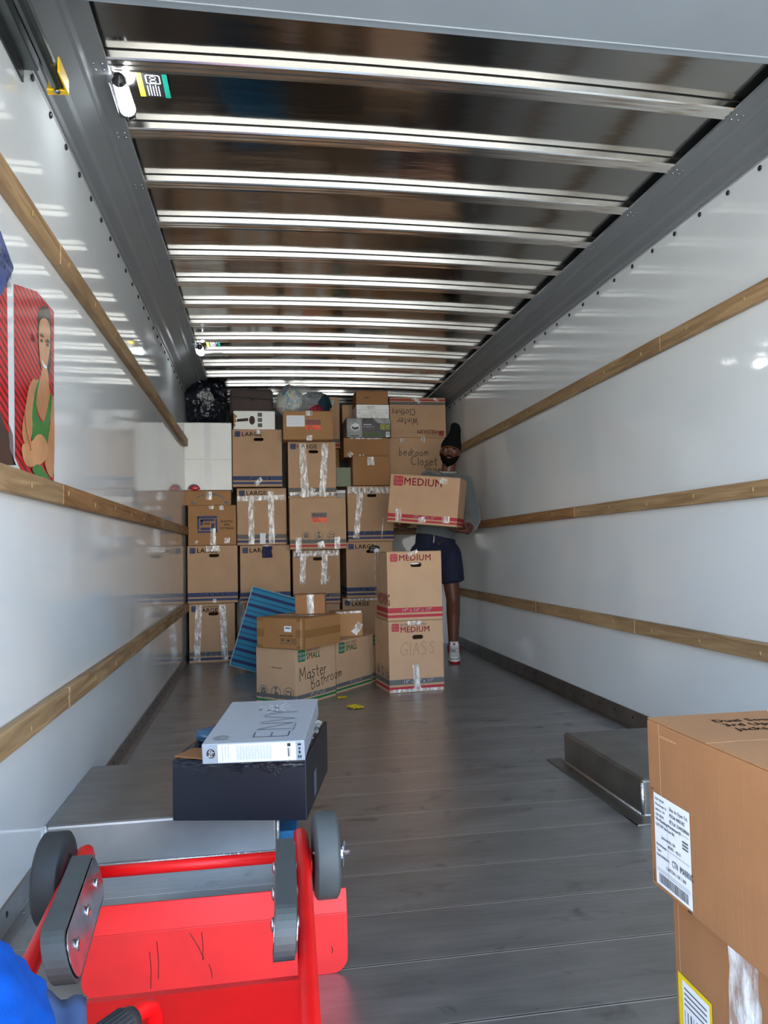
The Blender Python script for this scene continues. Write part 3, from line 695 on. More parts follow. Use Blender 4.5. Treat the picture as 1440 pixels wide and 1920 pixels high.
p.rect('printed_panel', sil, 'F', .010, .150, .004, .180); p.poly('printed_panel', sil, 'F', [(.26,.180),(.30,.14),(.42,.12),(.42,.180)])
p.poly('printed_picture', WHITE, 'F', [(.045,.085),(.075,.060),(.130,.075),(.125,.125),(.085,.140),(.050,.115)], .0012)
p.poly('printed_picture', BLACKP, 'F', [(.055,.088),(.077,.070),(.120,.082),(.118,.105),(.082,.095),(.056,.108)], .0016)
for k in range(3): p.rect('green_pictures', grn, 'F', .160+k*.062, .215+k*.062, .012, .055)
for k in range(2): p.rect('yellow_pictures', yel, 'F', .325+k*.048, .368+k*.048, .075, .130)
p.text('printed_lettering', WHITE, 'F', 'SKX', .175, .142, .030, .02); p.rect('printed_lines', WHITE, 'F', .165, .24, .120, .126); p.rect('printed_lines', sil, 'F', .155, .27, .098, .106); p.rect('printed_lines', mat('rust_print', srgb(140, 84, 60), .5), 'F', .17, .27, .078, .083)
p.rect('printed_lines', WHITE, 'F', .03, .12, .014, .020); p.rect('barcode_label', WHITE, 'F', .378, .412, .006, .056, .0014)
for k in range(4): p.rect('barcode', BLACKP, 'F', .385+k*.006, .388+k*.006, .02, .05, .0019)
p.done()
e, p = carton('flat_white_box', 'flat white box sealed with glossy tape, on the black and silver product box', 1.058, 7.0+.14, 2.196, .312, .28, .134, m=CARD_W)
p.tape('F', .01, .035, .30, .035, .062); p.rect('crease', GRAYINK, 'F', .0, .31, .080, .082); p.text('red_lettering', mat('faded_red_print', srgb(150, 90, 90), .6), 'F', 'PIZZA BOX', .10, .108, .010, .01); p.text('red_lettering', MATS['faded_red_print'], 'F', 'PRODUCT', .11, .092, .010, .01); p.done()
e, p = carton('small_top_carton', 'small brown carton nearest the roof with a black smudge', 1.054, 7.0+.14, 2.334, .308, .28, .130, m=CARD_D)
p.poly('smudge', BLACKP, 'F', [(.075,.065),(.095,.062),(.115,.072),(.125,.062),(.105,.055),(.09,.05)]); p.done()

# boxes behind, on the attic deck side
e, p = brand_box('tall moving box standing behind the brown fragile carton, gray and red bands', .640, 7.25+.15, 1.95, .260, .26, .495, 'MEDIUM', ink=REDINK, band2=GRAYINK, hole=False)
for k_ in [k_ for k_ in p.parts if 'band' not in k_[0]]: p.parts.pop(k_)
p.tape('F', .17, .45, .205, .45, .055); p.done()
e, p = carton('narrow_brown_box', 'narrow brown box between the tall banded box and the roof cartons', .862, 7.3+.2, 1.96, .115, .30, .435, m=CARD); p.done()
e, p = carton('dark_printed_carton', 'brown carton with dark printed panels in the gap right of the glossy taped box', .718, 7.34+.12, 1.16, .100, .22, .790, m=CARD_B)
p.rect('printed_panel', mat('slate_print', srgb(62, 66, 70), .5, noise=(50, .3)), 'F', .0, .035, .66, .76); p.rect('printed_panel', MATS['slate_print'], 'F', .0, .045, .52, .60); p.rect('printed_lines', BLACKP, 'F', .0, .07, .645, .652); p.rect('printed_lines', BLACKP, 'F', .06, .066, .64, .68); p.done()
e = empty('green_folder', (.755, 6.93, 1.546), 0, 'pale green folder standing upright in the gap beside the orange-brown carton', 'folder')
MB().box(-.074, .074, 0, .022, 0, .178).build('cover', mat('green_card', srgb(136, 148, 122), .65), e, bevel=.002); MB().box(-.072, .072, .004, .018, .177, .1785).build('pages', WHITE, e)
e = empty('book', (.716, 7.04, 1.425), R(0), 'small book with gray spine lying flat beneath the green folder', 'book')
MB().box(-.038, .062, -.10, .10, 0, .006).build('back_cover', mat('book_cover', srgb(120, 132, 126), .4), e, bevel=.001)
MB().box(-.036, .060, -.098, .095, .006, .052).build('pages', mat('page_block', srgb(190, 186, 176), .8, noise=(200, .1, (1, 1, 6))), e)
MB().box(-.038, .062, -.10, .10, .052, .058).build('front_cover', MATS['book_cover'], e, bevel=.001)
e = empty('binder', (.730, 7.04, 1.484), R(0), 'white binder on the small book beside the crumpled-tape box', 'binder')
MB().box(-.050, .048, -.10, .10, 0, .030).build('cover', WHITE, e, bevel=.003)

# right side, up on the attic deck
e, p = brand_box('medium moving box turned upside down, handwritten winter clothes, highest on the right', 1.527, 7.15+.19, 2.043, .558, .37, .392, 'MEDIUM', ink=REDINK, band2=GRAYINK, hole=False, strength='HEAVY DUTY', flip=True, dims='22" x 14" x 15"')
p.hand(MARK, 'F', 'Winter', .285, .205, .068, seed=3, th=.045); p.hand(MARK, 'F', 'Clothes', .305, .118, .066, seed=4, th=.045)
p.flip = False; p.tape('F', .22, .39, .29, .36, .03); p.tape('F', .44, .385, .49, .36, .02); p.tape('F', .29, .33, .30, .36, .03); p.done()
e, p = carton('moving_box', 'plain faced moving box handwritten bedroom closet shoes, behind the man', 1.507, 7.15+.19, 1.649, .568, .37, .392, group=None)
p.hand(MARK, 'F', 'bedroom', .105, .215, .075, seed=5, th=.04); p.hand(MARK, 'F', 'Closet', .225, .120, .085, seed=6, th=.04); p.hand(MARK, 'F', 'Shoes', .355, .048, .075, seed=8, th=.04)
p.tape('F', .125, .36, .155, .36, .05); p.tape('F', .33, .37, .37, .37, .05); p.done()
e, p = carton('moving_box', 'plain moving box supporting the bedroom closet box, mostly hidden by the carried box', 1.500, 7.15+.19, 1.160, .55, .37, .486); p.done()

# black garbage bag, suitcase, clothes in clear plastic
def crumple(b, c, r, seed, amp, nu=72, nv=48, fn=None, fq=1.0):
    from mathutils import noise as nz
    o = Vector((seed*3.1, seed*1.7, seed))
    def f(p):
        q = Vector((p.x/r[0], p.y/r[1], p.z/r[2]))
        n = nz.noise(q*1.6*fq+o)*.55+abs(nz.noise(q*3.6*fq+o))*.55+abs(nz.noise(q*8*fq+o))*.25
        p = p*(1+amp*n)
        return fn(p) if fn else p
    b.ell(c, r, nu, nv, fn=f); return b
BAG = mat('black_plastic_film', (.005, .007, .013), .20, spec=.7, bump=(22, 1.0, (1, 1, .6), .02), bump2=(9, .8, (1, 1, .6), .02))
e = empty('garbage_bag', (-.478, 6.96, 2.318-.205+.001), 0, 'full shiny black garbage bag on the white box in the upper left corner', 'bag')
def squash(p): return Vector((max(-.180, min(.185, p.x)), max(-.195, min(.18, p.y)), max(-.198, p.z)))
b = crumple(MB(), (0, 0, .20), (.195, .19, .225), 2, .34, 110, 74, squash); b.build('bag_body', BAG, e, smooth=True)
b = MB(); N = 12
def tuft(u, v): a = 2*math.pi*u; r_ = .028+.055*v+.018*math.sin(a*5)*v; return (.135+r_*math.cos(a)*.75, -.03+r_*math.sin(a), .385+.075*v-.02*math.sin(a*3)*v)
b.grid(tuft, 48, 6); b.build('tied_neck', BAG, e, smooth=True, solid=.002)
e = empty('suitcase', (-.080, 7.22, 2.234), 0, 'dark brown soft suitcase lying on its side on top of the boxes', 'suitcase'); e.rotation_euler = (0, 0, R(2))
b = MB(); b.box(-.200, .200, -.17, .17, 0, .245); b.build('shell', mat('brown_fabric', srgb(84, 70, 66), .8, noise=(80, .1), sheen=.2), e, bevel=.035, seg=4, smooth=True)
b = MB(); b.tube([(-.201, -.171, .165), (.201, -.171, .140)], .004, 8); b.build('zipper', BLACKP, e)
for dx in (-.008, .012): MB().tube([(dx, -.178, .155), (dx+.004, -.182, .130)], .0045, 6).build('zipper_pull', GLASSD, e)
b = MB(); b.tube([(-.02, -.1, .243), (-.01, -.1, .258), (.04, -.1, .258), (.05, -.1, .243)], .008, 8); b.build('carry_handle', BLACKP, e, smooth=True)
e = empty('clear_clothes_bag', (.405, 7.04, 2.2035), 0, 'clear plastic bag stuffed with pastel and dark teal clothes on the boxes', 'bag')
PAST = mat('pastel_cloth', srgb(182, 196, 190), .85)
t = PAST.node_tree; n = t.nodes.new('ShaderNodeTexVoronoi'); n.inputs['Scale'].default_value = 14
cr = t.nodes.new('ShaderNodeValToRGB'); cr.color_ramp.interpolation = 'CONSTANT'; cr.color_ramp.elements[0].color = (*srgb(150, 180, 180), 1); cr.color_ramp.elements[0].position = 0; cr.color_ramp.elements[1].position = .25; cr.color_ramp.elements[1].color = (*srgb(205, 200, 160), 1)
for ps, c_ in ((.45, srgb(120, 160, 185)), (.62, srgb(200, 200, 190)), (.8, srgb(205, 130, 130))): q = cr.color_ramp.elements.new(ps); q.color = (*c_, 1)
tc = t.nodes.new('ShaderNodeTexCoord'); nn = t.nodes.new('ShaderNodeTexNoise'); nn.inputs['Scale'].default_value = 5
t.links.new(tc.outputs['Object'], nn.inputs['Vector']); t.links.new(nn.outputs['Color'], n.inputs['Vector']); t.links.new(n.outputs['Color'], cr.inputs[0]); t.links.new(cr.outputs[0], t.nodes['Principled BSDF'].inputs['Base Color'])
def fl(zmin): return lambda p: Vector((p.x, p.y, max(zmin, p.z)))
b = crumple(MB(), (-.125, 0, .14), (.120, .14, .150), 5, .30, 48, 32, fl(-.12)); b.build('pastel_clothes', PAST, e, smooth=True)
b = crumple(MB(), (.105, 0, .115), (.150, .13, .115), 6, .30, 48, 32, fl(-.09)); b.build('teal_clothes', mat('teal_cloth', srgb(16, 54, 66), .8), e, smooth=True)
b = crumple(MB(), (.10, -.105, .055), (.075, .045, .055), 7, .2, 32, 20, fl(-.045)); b.build('red_clothes', mat('crimson_cloth', srgb(150, 34, 58), .75, noise=(40, .5)), e, smooth=True)
FILM = mat('clear_film', (.9, .92, .92), .10, spec=1.0, alpha=.24, bump=(16, .9, (1, 1, 1), .015))
b = crumple(MB(), (.0, 0, .140), (.268, .165, .172), 8, .16, 72, 40, lambda p: Vector((p.x, p.y*(1 if p.x < 0 else 1-.25*p.x/.26), max(-.128, p.z*(1 if p.x < 0 else 1-.45*p.x/.26))))); b.build('plastic_film', FILM, e, smooth=True)

# blue striped panel leaning on the boxes
e = empty('padded_mat', (-.055, 6.13, 0), 0, 'turquoise and navy striped padded mat leaning tilted against the boxes', 'mat')
e.rotation_euler = (R(-14), R(17.5), R(2))
PW, PH, PT = .46, .66, .045
TURQ = mat('turquoise_fabric', srgb(12, 128, 166), .6, noise=(8, .07)); NVY = mat('navy_fabric', srgb(10, 30, 92), .6)
ox = -.215
MB().box(ox, ox+PW, 0, PT, 0.0, PH).build('padded_core', TURQ, e, bevel=.008, seg=3)
b = MB()
for k in range(7):
    z_ = .035+k*.092; b.box(ox+.004, ox+PW-.004, -.0012, .001, z_, z_+.024); b.box(ox+.004, ox+PW-.004, -.0010, .001, z_+.055, z_+.060); b.box(ox-.0012, ox+.001, .002, PT-.002, z_, z_+.024)
b.build('stripes', NVY, e)
b = MB(); lp = [(ox, 0, 0), (ox+PW, 0, 0), (ox+PW, 0, PH), (ox, 0, PH)]
b.tube([(x_, y_+.002, z_) for x_, y_, z_ in lp], .0055, 8, close=True); b.build('pale_piping', mat('pale_piping', srgb(170, 196, 196), .6), e)

# the two medium boxes stacked in front
cx, cy = .826+.384/2*math.cos(R(7))-.5*.34*math.sin(R(7)), 4.956+.384/2*math.sin(R(7))+.5*.34*math.cos(R(7))
e, p = brand_box('medium moving box handwritten GLASS, standing on the floor, lower of the front stack', cx, cy, 0, .386, .34, .474, 'MEDIUM', yaw=R(7), ink=REDINK, band2=GRAYINK, strength='EXTRA STRENGTH', dims='19" x 14" x 17"')
p.hand(PENCIL, 'F', 'GLASS', .075, .245, .088, seed=11, th=.02); p.tape('F', .195, .01, .185, .18, .045, wr=.0006); p.tape('F', .185, .472, .185, .445, .10); p.tape('F', .01, .015, .37, .012, .02)
p.hand(MARK, 'L', '~', .02, .32, .05, seed=3, th=.03); pictos(p, 'L', .08, .12, .09, 3, 1.2); p.done()
e, p = brand_box('clean medium moving box with red bands, stacked on the GLASS box', cx+.008, cy+.0, .476, .380, .345, .462, 'MEDIUM', yaw=R(3.5), ink=REDINK, dims='19" x 14" x 17"', lu=.03)
p.tape('F', .175, .460, .185, .44, .07); p.text('side_lettering', REDINK, 'L', 'MOVING', .06, .105, .075, .002, wide=.8); p.tape('L', .05, .38, .09, .46, .03); p.done()
b = MB(); b.ell((.0, -.345/2+.014, .378), (.038, .006, .006), 10, 6); b.build('white_contents', WHITE, e)

# small boxes
def from_corner(cx_, cy_, ang, la, lb):
    """near corner, right-hand face runs along ang for la, left-hand face along ang+90 for lb"""
    a = R(ang); return (cx_+math.cos(a)*la/2-math.sin(a)*lb/2, cy_+math.sin(a)*la/2+math.cos(a)*lb/2)
def small_box(label, cx_, cy_, ang, la, lb, h, words=None):
    x_, y_ = from_corner(cx_, cy_, ang, la, lb)
    e, p = brand_box(label, x_, y_, 0, la, lb, h, 'SMALL', yaw=R(ang), ink=GREENINK, band2=GRAYINK, strength='HEAVY DUTY', hole=False, dims='17" x 11" x 12"', group=None)
    return e, p
e, p = small_box('small moving box handwritten Master Bathroom, nearest of the green banded boxes', .200, 4.69, 48, .408, .326, .352)
p.hand(MARK, 'F', 'Master', .035, .150, .082, ang=R(4), seed=21, th=.035); p.hand(MARK, 'F', 'Bathroom', .150, .085, .070, ang=R(6), seed=22, th=.035)
pictos(p, 'L', .060, .075, .080, 3, 1.3); p.text('small_print', MARK, 'L', 'Please recycle', .13, .225, .010, .01); p.done()
e, p = small_box('small moving box directly behind the Master Bathroom box, turned the same way', .490, 5.055, 50, .430, .310, .345); p.done()
e, p = small_box('small moving box furthest back of the green banded boxes, half hidden by the GLASS box', .775, 5.420, 46, .300, .310, .345); pictos(p, 'F', .07, .075, .070, 2, 1.3); p.done()
x_, y_ = from_corner(.242, 4.62, 50, .404, .363)
e, p = carton('taped_brown_box', 'wide brown box with brown tape and shipping symbols, on the Master Bathroom box', x_, y_, .354, .404, .363, .188, yaw=R(50), m=CARD_D)
p.rect('shipping_label', WHITE, 'L', .220, .275, .105, .140); p.rect('label_lines', GRAYINK, 'L', .228, .268, .124, .132, .0012)
for k in range(3):
    u0 = .190+k*.045
    for a_, b_, c_, d_ in ((u0, u0+.033, .030, .032), (u0, u0+.033, .062, .064), (u0, u0+.002, .03, .064), (u0+.031, u0+.033, .03, .064)): p.rect('shipping_symbols', BLACKP, 'L', a_, b_, c_, d_)
p.poly('shipping_symbols', BLACKP, 'L', [(.200,.058),(.214,.058),(.211,.048),(.208,.046),(.208,.036),(.206,.036),(.206,.046),(.203,.048)])
p.poly('shipping_symbols', BLACKP, 'L', [(.240,.046),(.262,.046),(.257,.055),(.251,.057),(.245,.055)]); p.rect('shipping_symbols', BLACKP, 'L', .288, .291, .036, .058); p.rect('shipping_symbols', BLACKP, 'L', .300, .303, .036, .058)
p.text('shipping_symbols', BLACKP, 'L', 'MADE IN CHINA', .185, .076, .009, .01)
for a_, c_ in ((.0, .062), (.308, .362)):
    p.tape('L', a_+.002, .095, c_-.002, .095, .050, m=BTAPE, wr=.0002); 
for a_, c_ in ((.002, .050), (.315, .361)):
    p.tape('L', a_, .178, c_, .178, .018, m=BTAPE, wr=.0002); p.tape('L', a_, .010, c_, .010, .018, m=BTAPE, wr=.0002)
p.tape('F', .002, .092, .402, .092, .048, m=BTAPE, wr=.0003); p.tape('F', .010, .004, .010, .186, .018, m=BTAPE, wr=.0002); p.rect('pale_edge', mat('pale_edge', srgb(214, 190, 160), .7), 'L', .348, .352, .002, .186, .0025)
p.tape('T', .2, .02, .2, .34, .06); p.done()
e, p = carton('small_kraft_carton', 'small light brown carton with clear tape, topmost of the front pile', .318, 5.03, .5425, .195, .15, .128, yaw=R(-7), m=CARD_N)
p.tape('F', .100, .002, .100, .126, .045, wr=.0005); p.tape('T', .1, .02, .1, .13, .05); p.done()
e, p = carton('small_taped_carton', 'small brown carton with crumpled tape, on the second green banded box', .590, 5.40, .346, .200, .18, .175, yaw=R(8), m=CARD_B)
p.tape('F', .135, .02, .185, .09, .05, wr=.002); p.tape('F', .01, .17, .19, .17, .015); p.done()

# near boxes on the right
NB = .875
e, p = carton('shipping_box', 'big corrugated shipping box with white address label, upper of the two nearest boxes', .767+.25, 1.02+.211, .272, .50, .422, .328, m=CARD_N)
p.rect('shipping_label', WHITE, 'L', .020, .147, .010, .186, .0012)
p.text('label_lettering', DARKINK, 'L', 'Ship via Open Trk', .078, .168, .0065, .012, e=.002, wide=.85); p.text('label_lettering', DARKINK, 'L', 'PRO# 4403182', .078, .156, .0065, .012, e=.002, wide=.85); p.text('label_lettering', DARKINK, 'L', 'BOL#: 3344558066', .078, .144, .0065, .014, e=.002, wide=.85)
for k, s_ in enumerate(('SHIP FROM', 'Warehouse 22', 'Jackson, TN', 'USA 38305')): p.text('label_lettering', GRAYINK, 'L', s_, .026, .174-k*.010, .0045, .008, e=.002)
for k, s_ in enumerate(('TO: Plumbing Warehouse 22', '1270 SW Harrison Rd')): p.text('label_lettering', DARKINK, 'L', s_, .026, .134-k*.010, .0058, .010, e=.002, wide=.85)
p.text('label_lettering', DARKINK, 'L', 'Jacksonville, GA', .045, .104, .0055, .01, e=.002, wide=.9); p.text('label_lettering', DARKINK, 'L', '38305 - 4213', .068, .094, .0055, .01, e=.002)
for k, s_ in enumerate(('Sls Order#:', 'Type:', 'Ref# 00083471')): p.text('label_lettering', GRAYINK, 'L', s_, .026, .086-k*.010, .005, .008, e=.002)
p.text('label_lettering', DARKINK, 'L', 'CTN  IMARRNC', .082, .064, .012, .004, e=.002, wide=.55); p.text('label_lettering', DARKINK, 'L', 'CARTON 1 OF 1 000', .060, .050, .0062, .014, e=.002, wide=.8)
for v_ in (.137, .088, .042, .018+.02): p.rect('label_lines', DARKINK, 'L', .024, .143, v_, v_+.0006, .002)
p.rect('label_lines', DARKINK, 'L', .068, .0686, .038, .137, .002)
for k in range(3): p.rect('label_lines', GRAYINK, 'L', .120, .140, .112+k*.006, .1155+k*.006, .002)
x_ = .032; rr = random.Random(4)
while x_ < .135:
    w2 = rr.choice((.0008, .0014, .0022)); p.rect('barcode', DARKINK, 'L', x_, x_+w2, .016-.0, .034, .002); x_ += w2+rr.choice((.0008, .0014, .002))
g = .0015
for u_, v_, du, dv in ((.012,.172,.012,-.02),(.012,.002,.012,.02),(.150,-.0,-.012,.0)):
    pass
p.rect('corner_marks', DARKINK, 'L', .010, .0118, .012, .032); p.rect('corner_marks', DARKINK, 'L', .010, .022, .010, .0118); p.rect('corner_marks', DARKINK, 'L', .010, .0112, .170, .192); p.rect('corner_marks', DARKINK, 'L', .010, .020, .1908, .192); p.rect('corner_marks', DARKINK, 'L', .128, .142, .0025, .0055)
p.rect('joint_edge', mat('pale_card_edge', srgb(214, 170, 126), .8), 'L', .047, .0486, .165, .326)
for k in range(10): p.rect('staple_marks', MATS['pale_card_edge'], 'L', .052+k*.006, .0545+k*.006, .300, .304)
for k, s_ in enumerate(('Dual Source Whse', '3rd Upper Street', 'Jackson, TN 38305')): p.text('printed_lettering', DARKINK, 'T', s_, .105+k*.0, .345-k*.034, .020, .008, ang=R(-4), wide=1.0)
p.tape('T', .30, .415, .22, .05, .07, wr=.001); p.poly('gray_patch', mat('gray_sticker', srgb(110, 106, 102), .3), 'T', [(.28,.40),(.36,.42),(.44,.30),(.40,.22),(.30,.28)], .004)
p.done()
e, p = carton('shipping_box', 'corrugated shipping box with yellow edged label and clear tape, under the upper nearest box', .80+.24, 1.00+.213, 0, .48, .426, .270, m=CARD_N)
p.tape('L', .225, .002, .225, .266, .085, wr=.001); p.rect('joint_edge', MATS['pale_card_edge'], 'L', .020, .0215, .01, .268)
YB2 = .090
p.rect('yellow_label', YELLOW, 'L', .012, .125, -.0+.002, .112, .0014); p.rect('label_paper', WHITE, 'L', .028, .118, .004, .104, .002)
for k in range(8): p.rect('label_print', DARKINK, 'L', .034+k*.010, .0355+k*.010+.001*(k % 3), .012, .050, .0026)
for k in range(4): p.rect('label_print', GRAYINK, 'L', .034, .110, .060+k*.010, .063+k*.010, .0026)
p.done()

# the black box on the wheel well, with the printer carton on it
a = R(-12); bx, by = .125-.205*math.cos(a)-.255*math.sin(a), 2.325-.205*math.sin(a)+.255*math.cos(a)
BLK = mat('dark_navy_box', srgb(19, 23, 36), .38, spec=.5, noise=(4, .06)); BTP = mat('black_tape', srgb(21, 25, 37), .26, spec=.6, bump=(26, .8, (1, 1, 1), .005))
e, p = carton('black_box', 'dark navy box sealed with black tape resting on the left wheel well', bx, by, .139, .412, .510, .182, yaw=a, m=BLK, flaps=False)
p.tape('F', .004, .172, .408, .170, .020, m=BTP, wr=.0012)
for u_, l_ in ((.075, .036), (.185, .030), (.300, .034)):
    p.poly('tape_edge', BTP, 'F', [(u_-.035, .166), (u_+.040, .166), (u_+.034, .166-l_*.7), (u_+.020, .166-l_), (u_-.004, .166-l_*.8), (u_-.024, .166-l_*.45)], .003)
p.tape('T', .02, .03, .39, .03, .05, m=BTP, wr=.002); p.tape('T', .385, .02, .385, .49, .04, m=BTP, wr=.0015); p.tape('T', .02, .05, .02, .48, .035, m=BTP, wr=.002)
p.rect('gray_patch', mat('worn_gray', srgb(96, 100, 110), .5), 'R', .15, .21, .02, .10)
p.done()
b = MB(); b.grid(lambda u, v: (.165+.03*u+.004*math.sin(v*22), -.19+.40*v, .190+.006*math.sin(v*31+u*4)), 4, 40); b.build('clear_film', TAPE, e, smooth=False)
e = empty('cardboard_scrap', (-.205, 2.46, .3225), R(-30), 'loose piece of tan cardboard sticking out beneath the printer box', 'cardboard')
MB().box(-.05, .05, -.05, .05, 0, .004).build('cardboard_sheet', CARD_N, e)
e = empty('blue_plastic_scrap', (-.175, 2.64, .3225), R(20), 'crumpled blue plastic wrapper on the black box behind the printer box', 'wrapper')
b = crumple(MB(), (0, 0, .020), (.05, .04, .02), 3, .5, 28, 16, lambda p: Vector((p.x, p.y, max(-.018, p.z)))); b.build('wrapper', mat('blue_wrapper', srgb(60, 96, 120), .3), e, smooth=True)
a = R(-9.5)
e = empty('printer_box', (-.03, 2.292, .331), a, 'silver and white printer box with ENVY lettering, on the black box', 'box'); e.rotation_euler = (R(4.6), R(-1.2), a)
SIL = mat('silver_print_card', srgb(168, 174, 182), .3, spec=.5, noise=(2, .06)); LW, LD2, LH = .304, .445, .060
MB().box(-LW/2, LW/2, 0, LD2, 0, LH).build('carton_body', SIL, e, bevel=.0025)
p = Printer(e, LW, 0, LH)
def PT_(u, v, e_=.0008): return (-LW/2+u, v, LH+e_)
b = MB(); b.poly([(-LW/2+.047, -.0008, .003), (LW/2-.026, -.0008, .003), (LW/2-.026, -.0008, LH-.003), (-LW/2+.047, -.0008, LH-.003)]); b.build('white_side_panel', WHITE, e)
def top_text(part, m, s_, u, v, cap, bold, wide=1, rot=90):
    vs, fs, W = text_geo(s_, bold); b = MB(); ca, sa = math.cos(R(rot)), math.sin(R(rot))
    b.add([PT_(u+(x*wide*ca-y*sa)*cap, v+(x*wide*sa+y*ca)*cap, .0012) for x, y in vs], fs); b.build(part, m, e, clean=False)
g = MB(); W_ = .0035
def bar(x0_, y0_, x1_, y1_, w_=.0016):
    dx, dy = x1_-x0_, y1_-y0_; L_ = math.hypot(dx, dy); nx, ny = -dy/L_*w_, dx/L_*w_; g.poly([PT_(x0_+nx, y0_+ny, .0012), PT_(x0_-nx, y0_-ny, .0012), PT_(x1_-nx, y1_-ny, .0012), PT_(x1_+nx, y1_+ny, .0012)])
U0, U1 = .145, .250     # letter foot (right) and head (left); the word runs away from the viewer
def L_(pts, v0, wv):
    for (a0, b0), (a1, b1) in zip(pts, pts[1:]): bar(U1-(U1-U0)*b0, v0+a0*wv, U1-(U1-U0)*b1, v0+a1*wv)
L_([(1, 0), (0, 0), (0, 1), (1, 1)], .045, .045); L_([(0, .5), (.9, .5)], .045, .045)
L_([(0, 0), (0, 1), (1, 0), (1, 1)], .115, .060); L_([(0, 1), (.5, 0), (1, 1)], .190, .060); L_([(0, 1), (.5, .5), (1, 1)], .262, .06); L_([(.5, .5), (.5, 0)], .262, .06)
g.build('printed_lettering', mat('envy_ink', srgb(62, 66, 78), .4), e, clean=False)
g = MB()
for k in range(12):
    an = R(30*k+8); r0, r1 = .012, .045+.022*((k*7) % 3)/2; bar(.175+r0*math.cos(an), .345+r0*math.sin(an)*.9, .175+r1*math.cos(an), .345+r1*math.sin(an)*.9, .0026)
g.build('printed_starburst', mat('starburst_ink', srgb(220, 224, 230), .3), e, clean=False)
g = MB(); 
for dx_, dy_ in ((.165, .352), (.12, .328), (.178, .338), (.15, .318)): g.poly([PT_(dx_+.006*math.cos(k), dy_+.004*math.sin(k), .0015) for k in range(6)])
g.build('starburst_centre', DARKINK, e, clean=False)
b = MB(); b.poly([PT_(.047+.024*math.cos(k*.4), .052+.022*math.sin(k*.4), .0010) for k in range(16)]); b.build('round_emblem', mat('emblem_gray', srgb(126, 130, 136), .35), e, clean=False)
top_text('emblem_lettering', SIL, 'hp', .060, .036, .020, .0, .9, 90)
top_text('small_lettering', mat('small_print_gray', srgb(118, 122, 130), .4), 'Photosmart', .262, .10, .008, .0, 1.4, 90)
b = MB(); b.poly([(-LW/2+.0265+.013*math.cos(k*.3927), -.0010, .031+.014*math.sin(k*.3927)) for k in range(16)]); b.build('side_emblem', mat('emblem_brown', srgb(72, 58, 60), .35), e, clean=False)
def side_text(part, m, s_, u, z_, cap, bold=.006, wide=1, rot=90):
    vs, fs, W = text_geo(s_, bold); b = MB(); ca, sa = math.cos(R(rot)), math.sin(R(rot))
    b.add([(-LW/2+u+(x*wide*ca-y*sa)*cap, -.0016, z_+(x*wide*sa+y*ca)*cap) for x, y in vs], fs); b.build(part, m, e, clean=False)
side_text('emblem_lettering', WHITE, 'hp', .031, .021, .016, .01, .95, 90)
mat('fine_print_gray', srgb(176, 182, 184), .5); g = MB()
for k in range(17):
    if k == 4: g.build('fine_print', MATS['fine_print_gray'], e, clean=False); g = MB()
    if k in (3, 4): continue
    u0 = .060+k*.0088; z0_ = .008+.004*((k*3) % 4) if k < 4 else .010; g.poly([(-LW/2+u0, -.0014, z0_), (-LW/2+u0+.0018, -.0014, z0_), (-LW/2+u0+.0018, -.0014, .053), (-LW/2+u0, -.0014, .053)])
    if k > 4:
        g.poly([(-LW/2+u0+.004, -.0014, z0_), (-LW/2+u0+.0052, -.0014, z0_), (-LW/2+u0+.0052, -.0014, .050), (-LW/2+u0+.004, -.0014, .050)])
g.build('fine_print', MATS['fine_print_gray'], e, clean=False)
g = MB()
for u0, z0_, w2, h2 in ((.253, .044, .010, .010), (.254, .014, .003, .026), (.259, .014, .0015, .026), (.284, .046, .010, .006), (.286, .034, .006, .006), (.286, .022, .006, .008), (.284, .008, .004, .009), (.290, .008, .004, .009)):
    g.poly([(-LW/2+u0, -.0014, z0_), (-LW/2+u0+w2, -.0014, z0_), (-LW/2+u0+w2, -.0014, z0_+h2), (-LW/2+u0, -.0014, z0_+h2)])
g.build('side_symbols', DARKINK, e, clean=False)
e = empty('striped_cushion', (.078, 2.60, 0), R(-4), 'blue striped cushion corner showing below the black box beside the wheel well', 'cushion')
MB().box(-.028, .030, -.10, .12, 0, .050).build('cushion_cover', mat('sky_blue_print', srgb(30, 110, 160), .5, noise=(60, .3, (1, 6, 1))), e, bevel=.003)
# yellow paper scraps
e = empty('yellow_paper', (.545, 4.575, .0), R(20), 'crumpled yellow paper scrap on the floor, nearer one', 'paper')
b = MB(); b.grid(lambda u, v: (-.035+.075*u+.008*math.sin(v*7), -.05+.10*v, .004+.008*abs(math.sin(u*7+v*9))), 6, 6); b.build('paper_sheet', YELLOW, e, solid=.0008)
e = empty('yellow_paper', (.505, 4.90, .0), R(5), 'small flat yellow paper scrap beside the Master Bathroom box', 'paper')
b = MB(); b.grid(lambda u, v: (-.03+.06*u, -.03+.06*v+.01*u, .003+.003*abs(math.sin(u*5))), 4, 4); b.build('paper_sheet', YELLOW, e, solid=.0008)

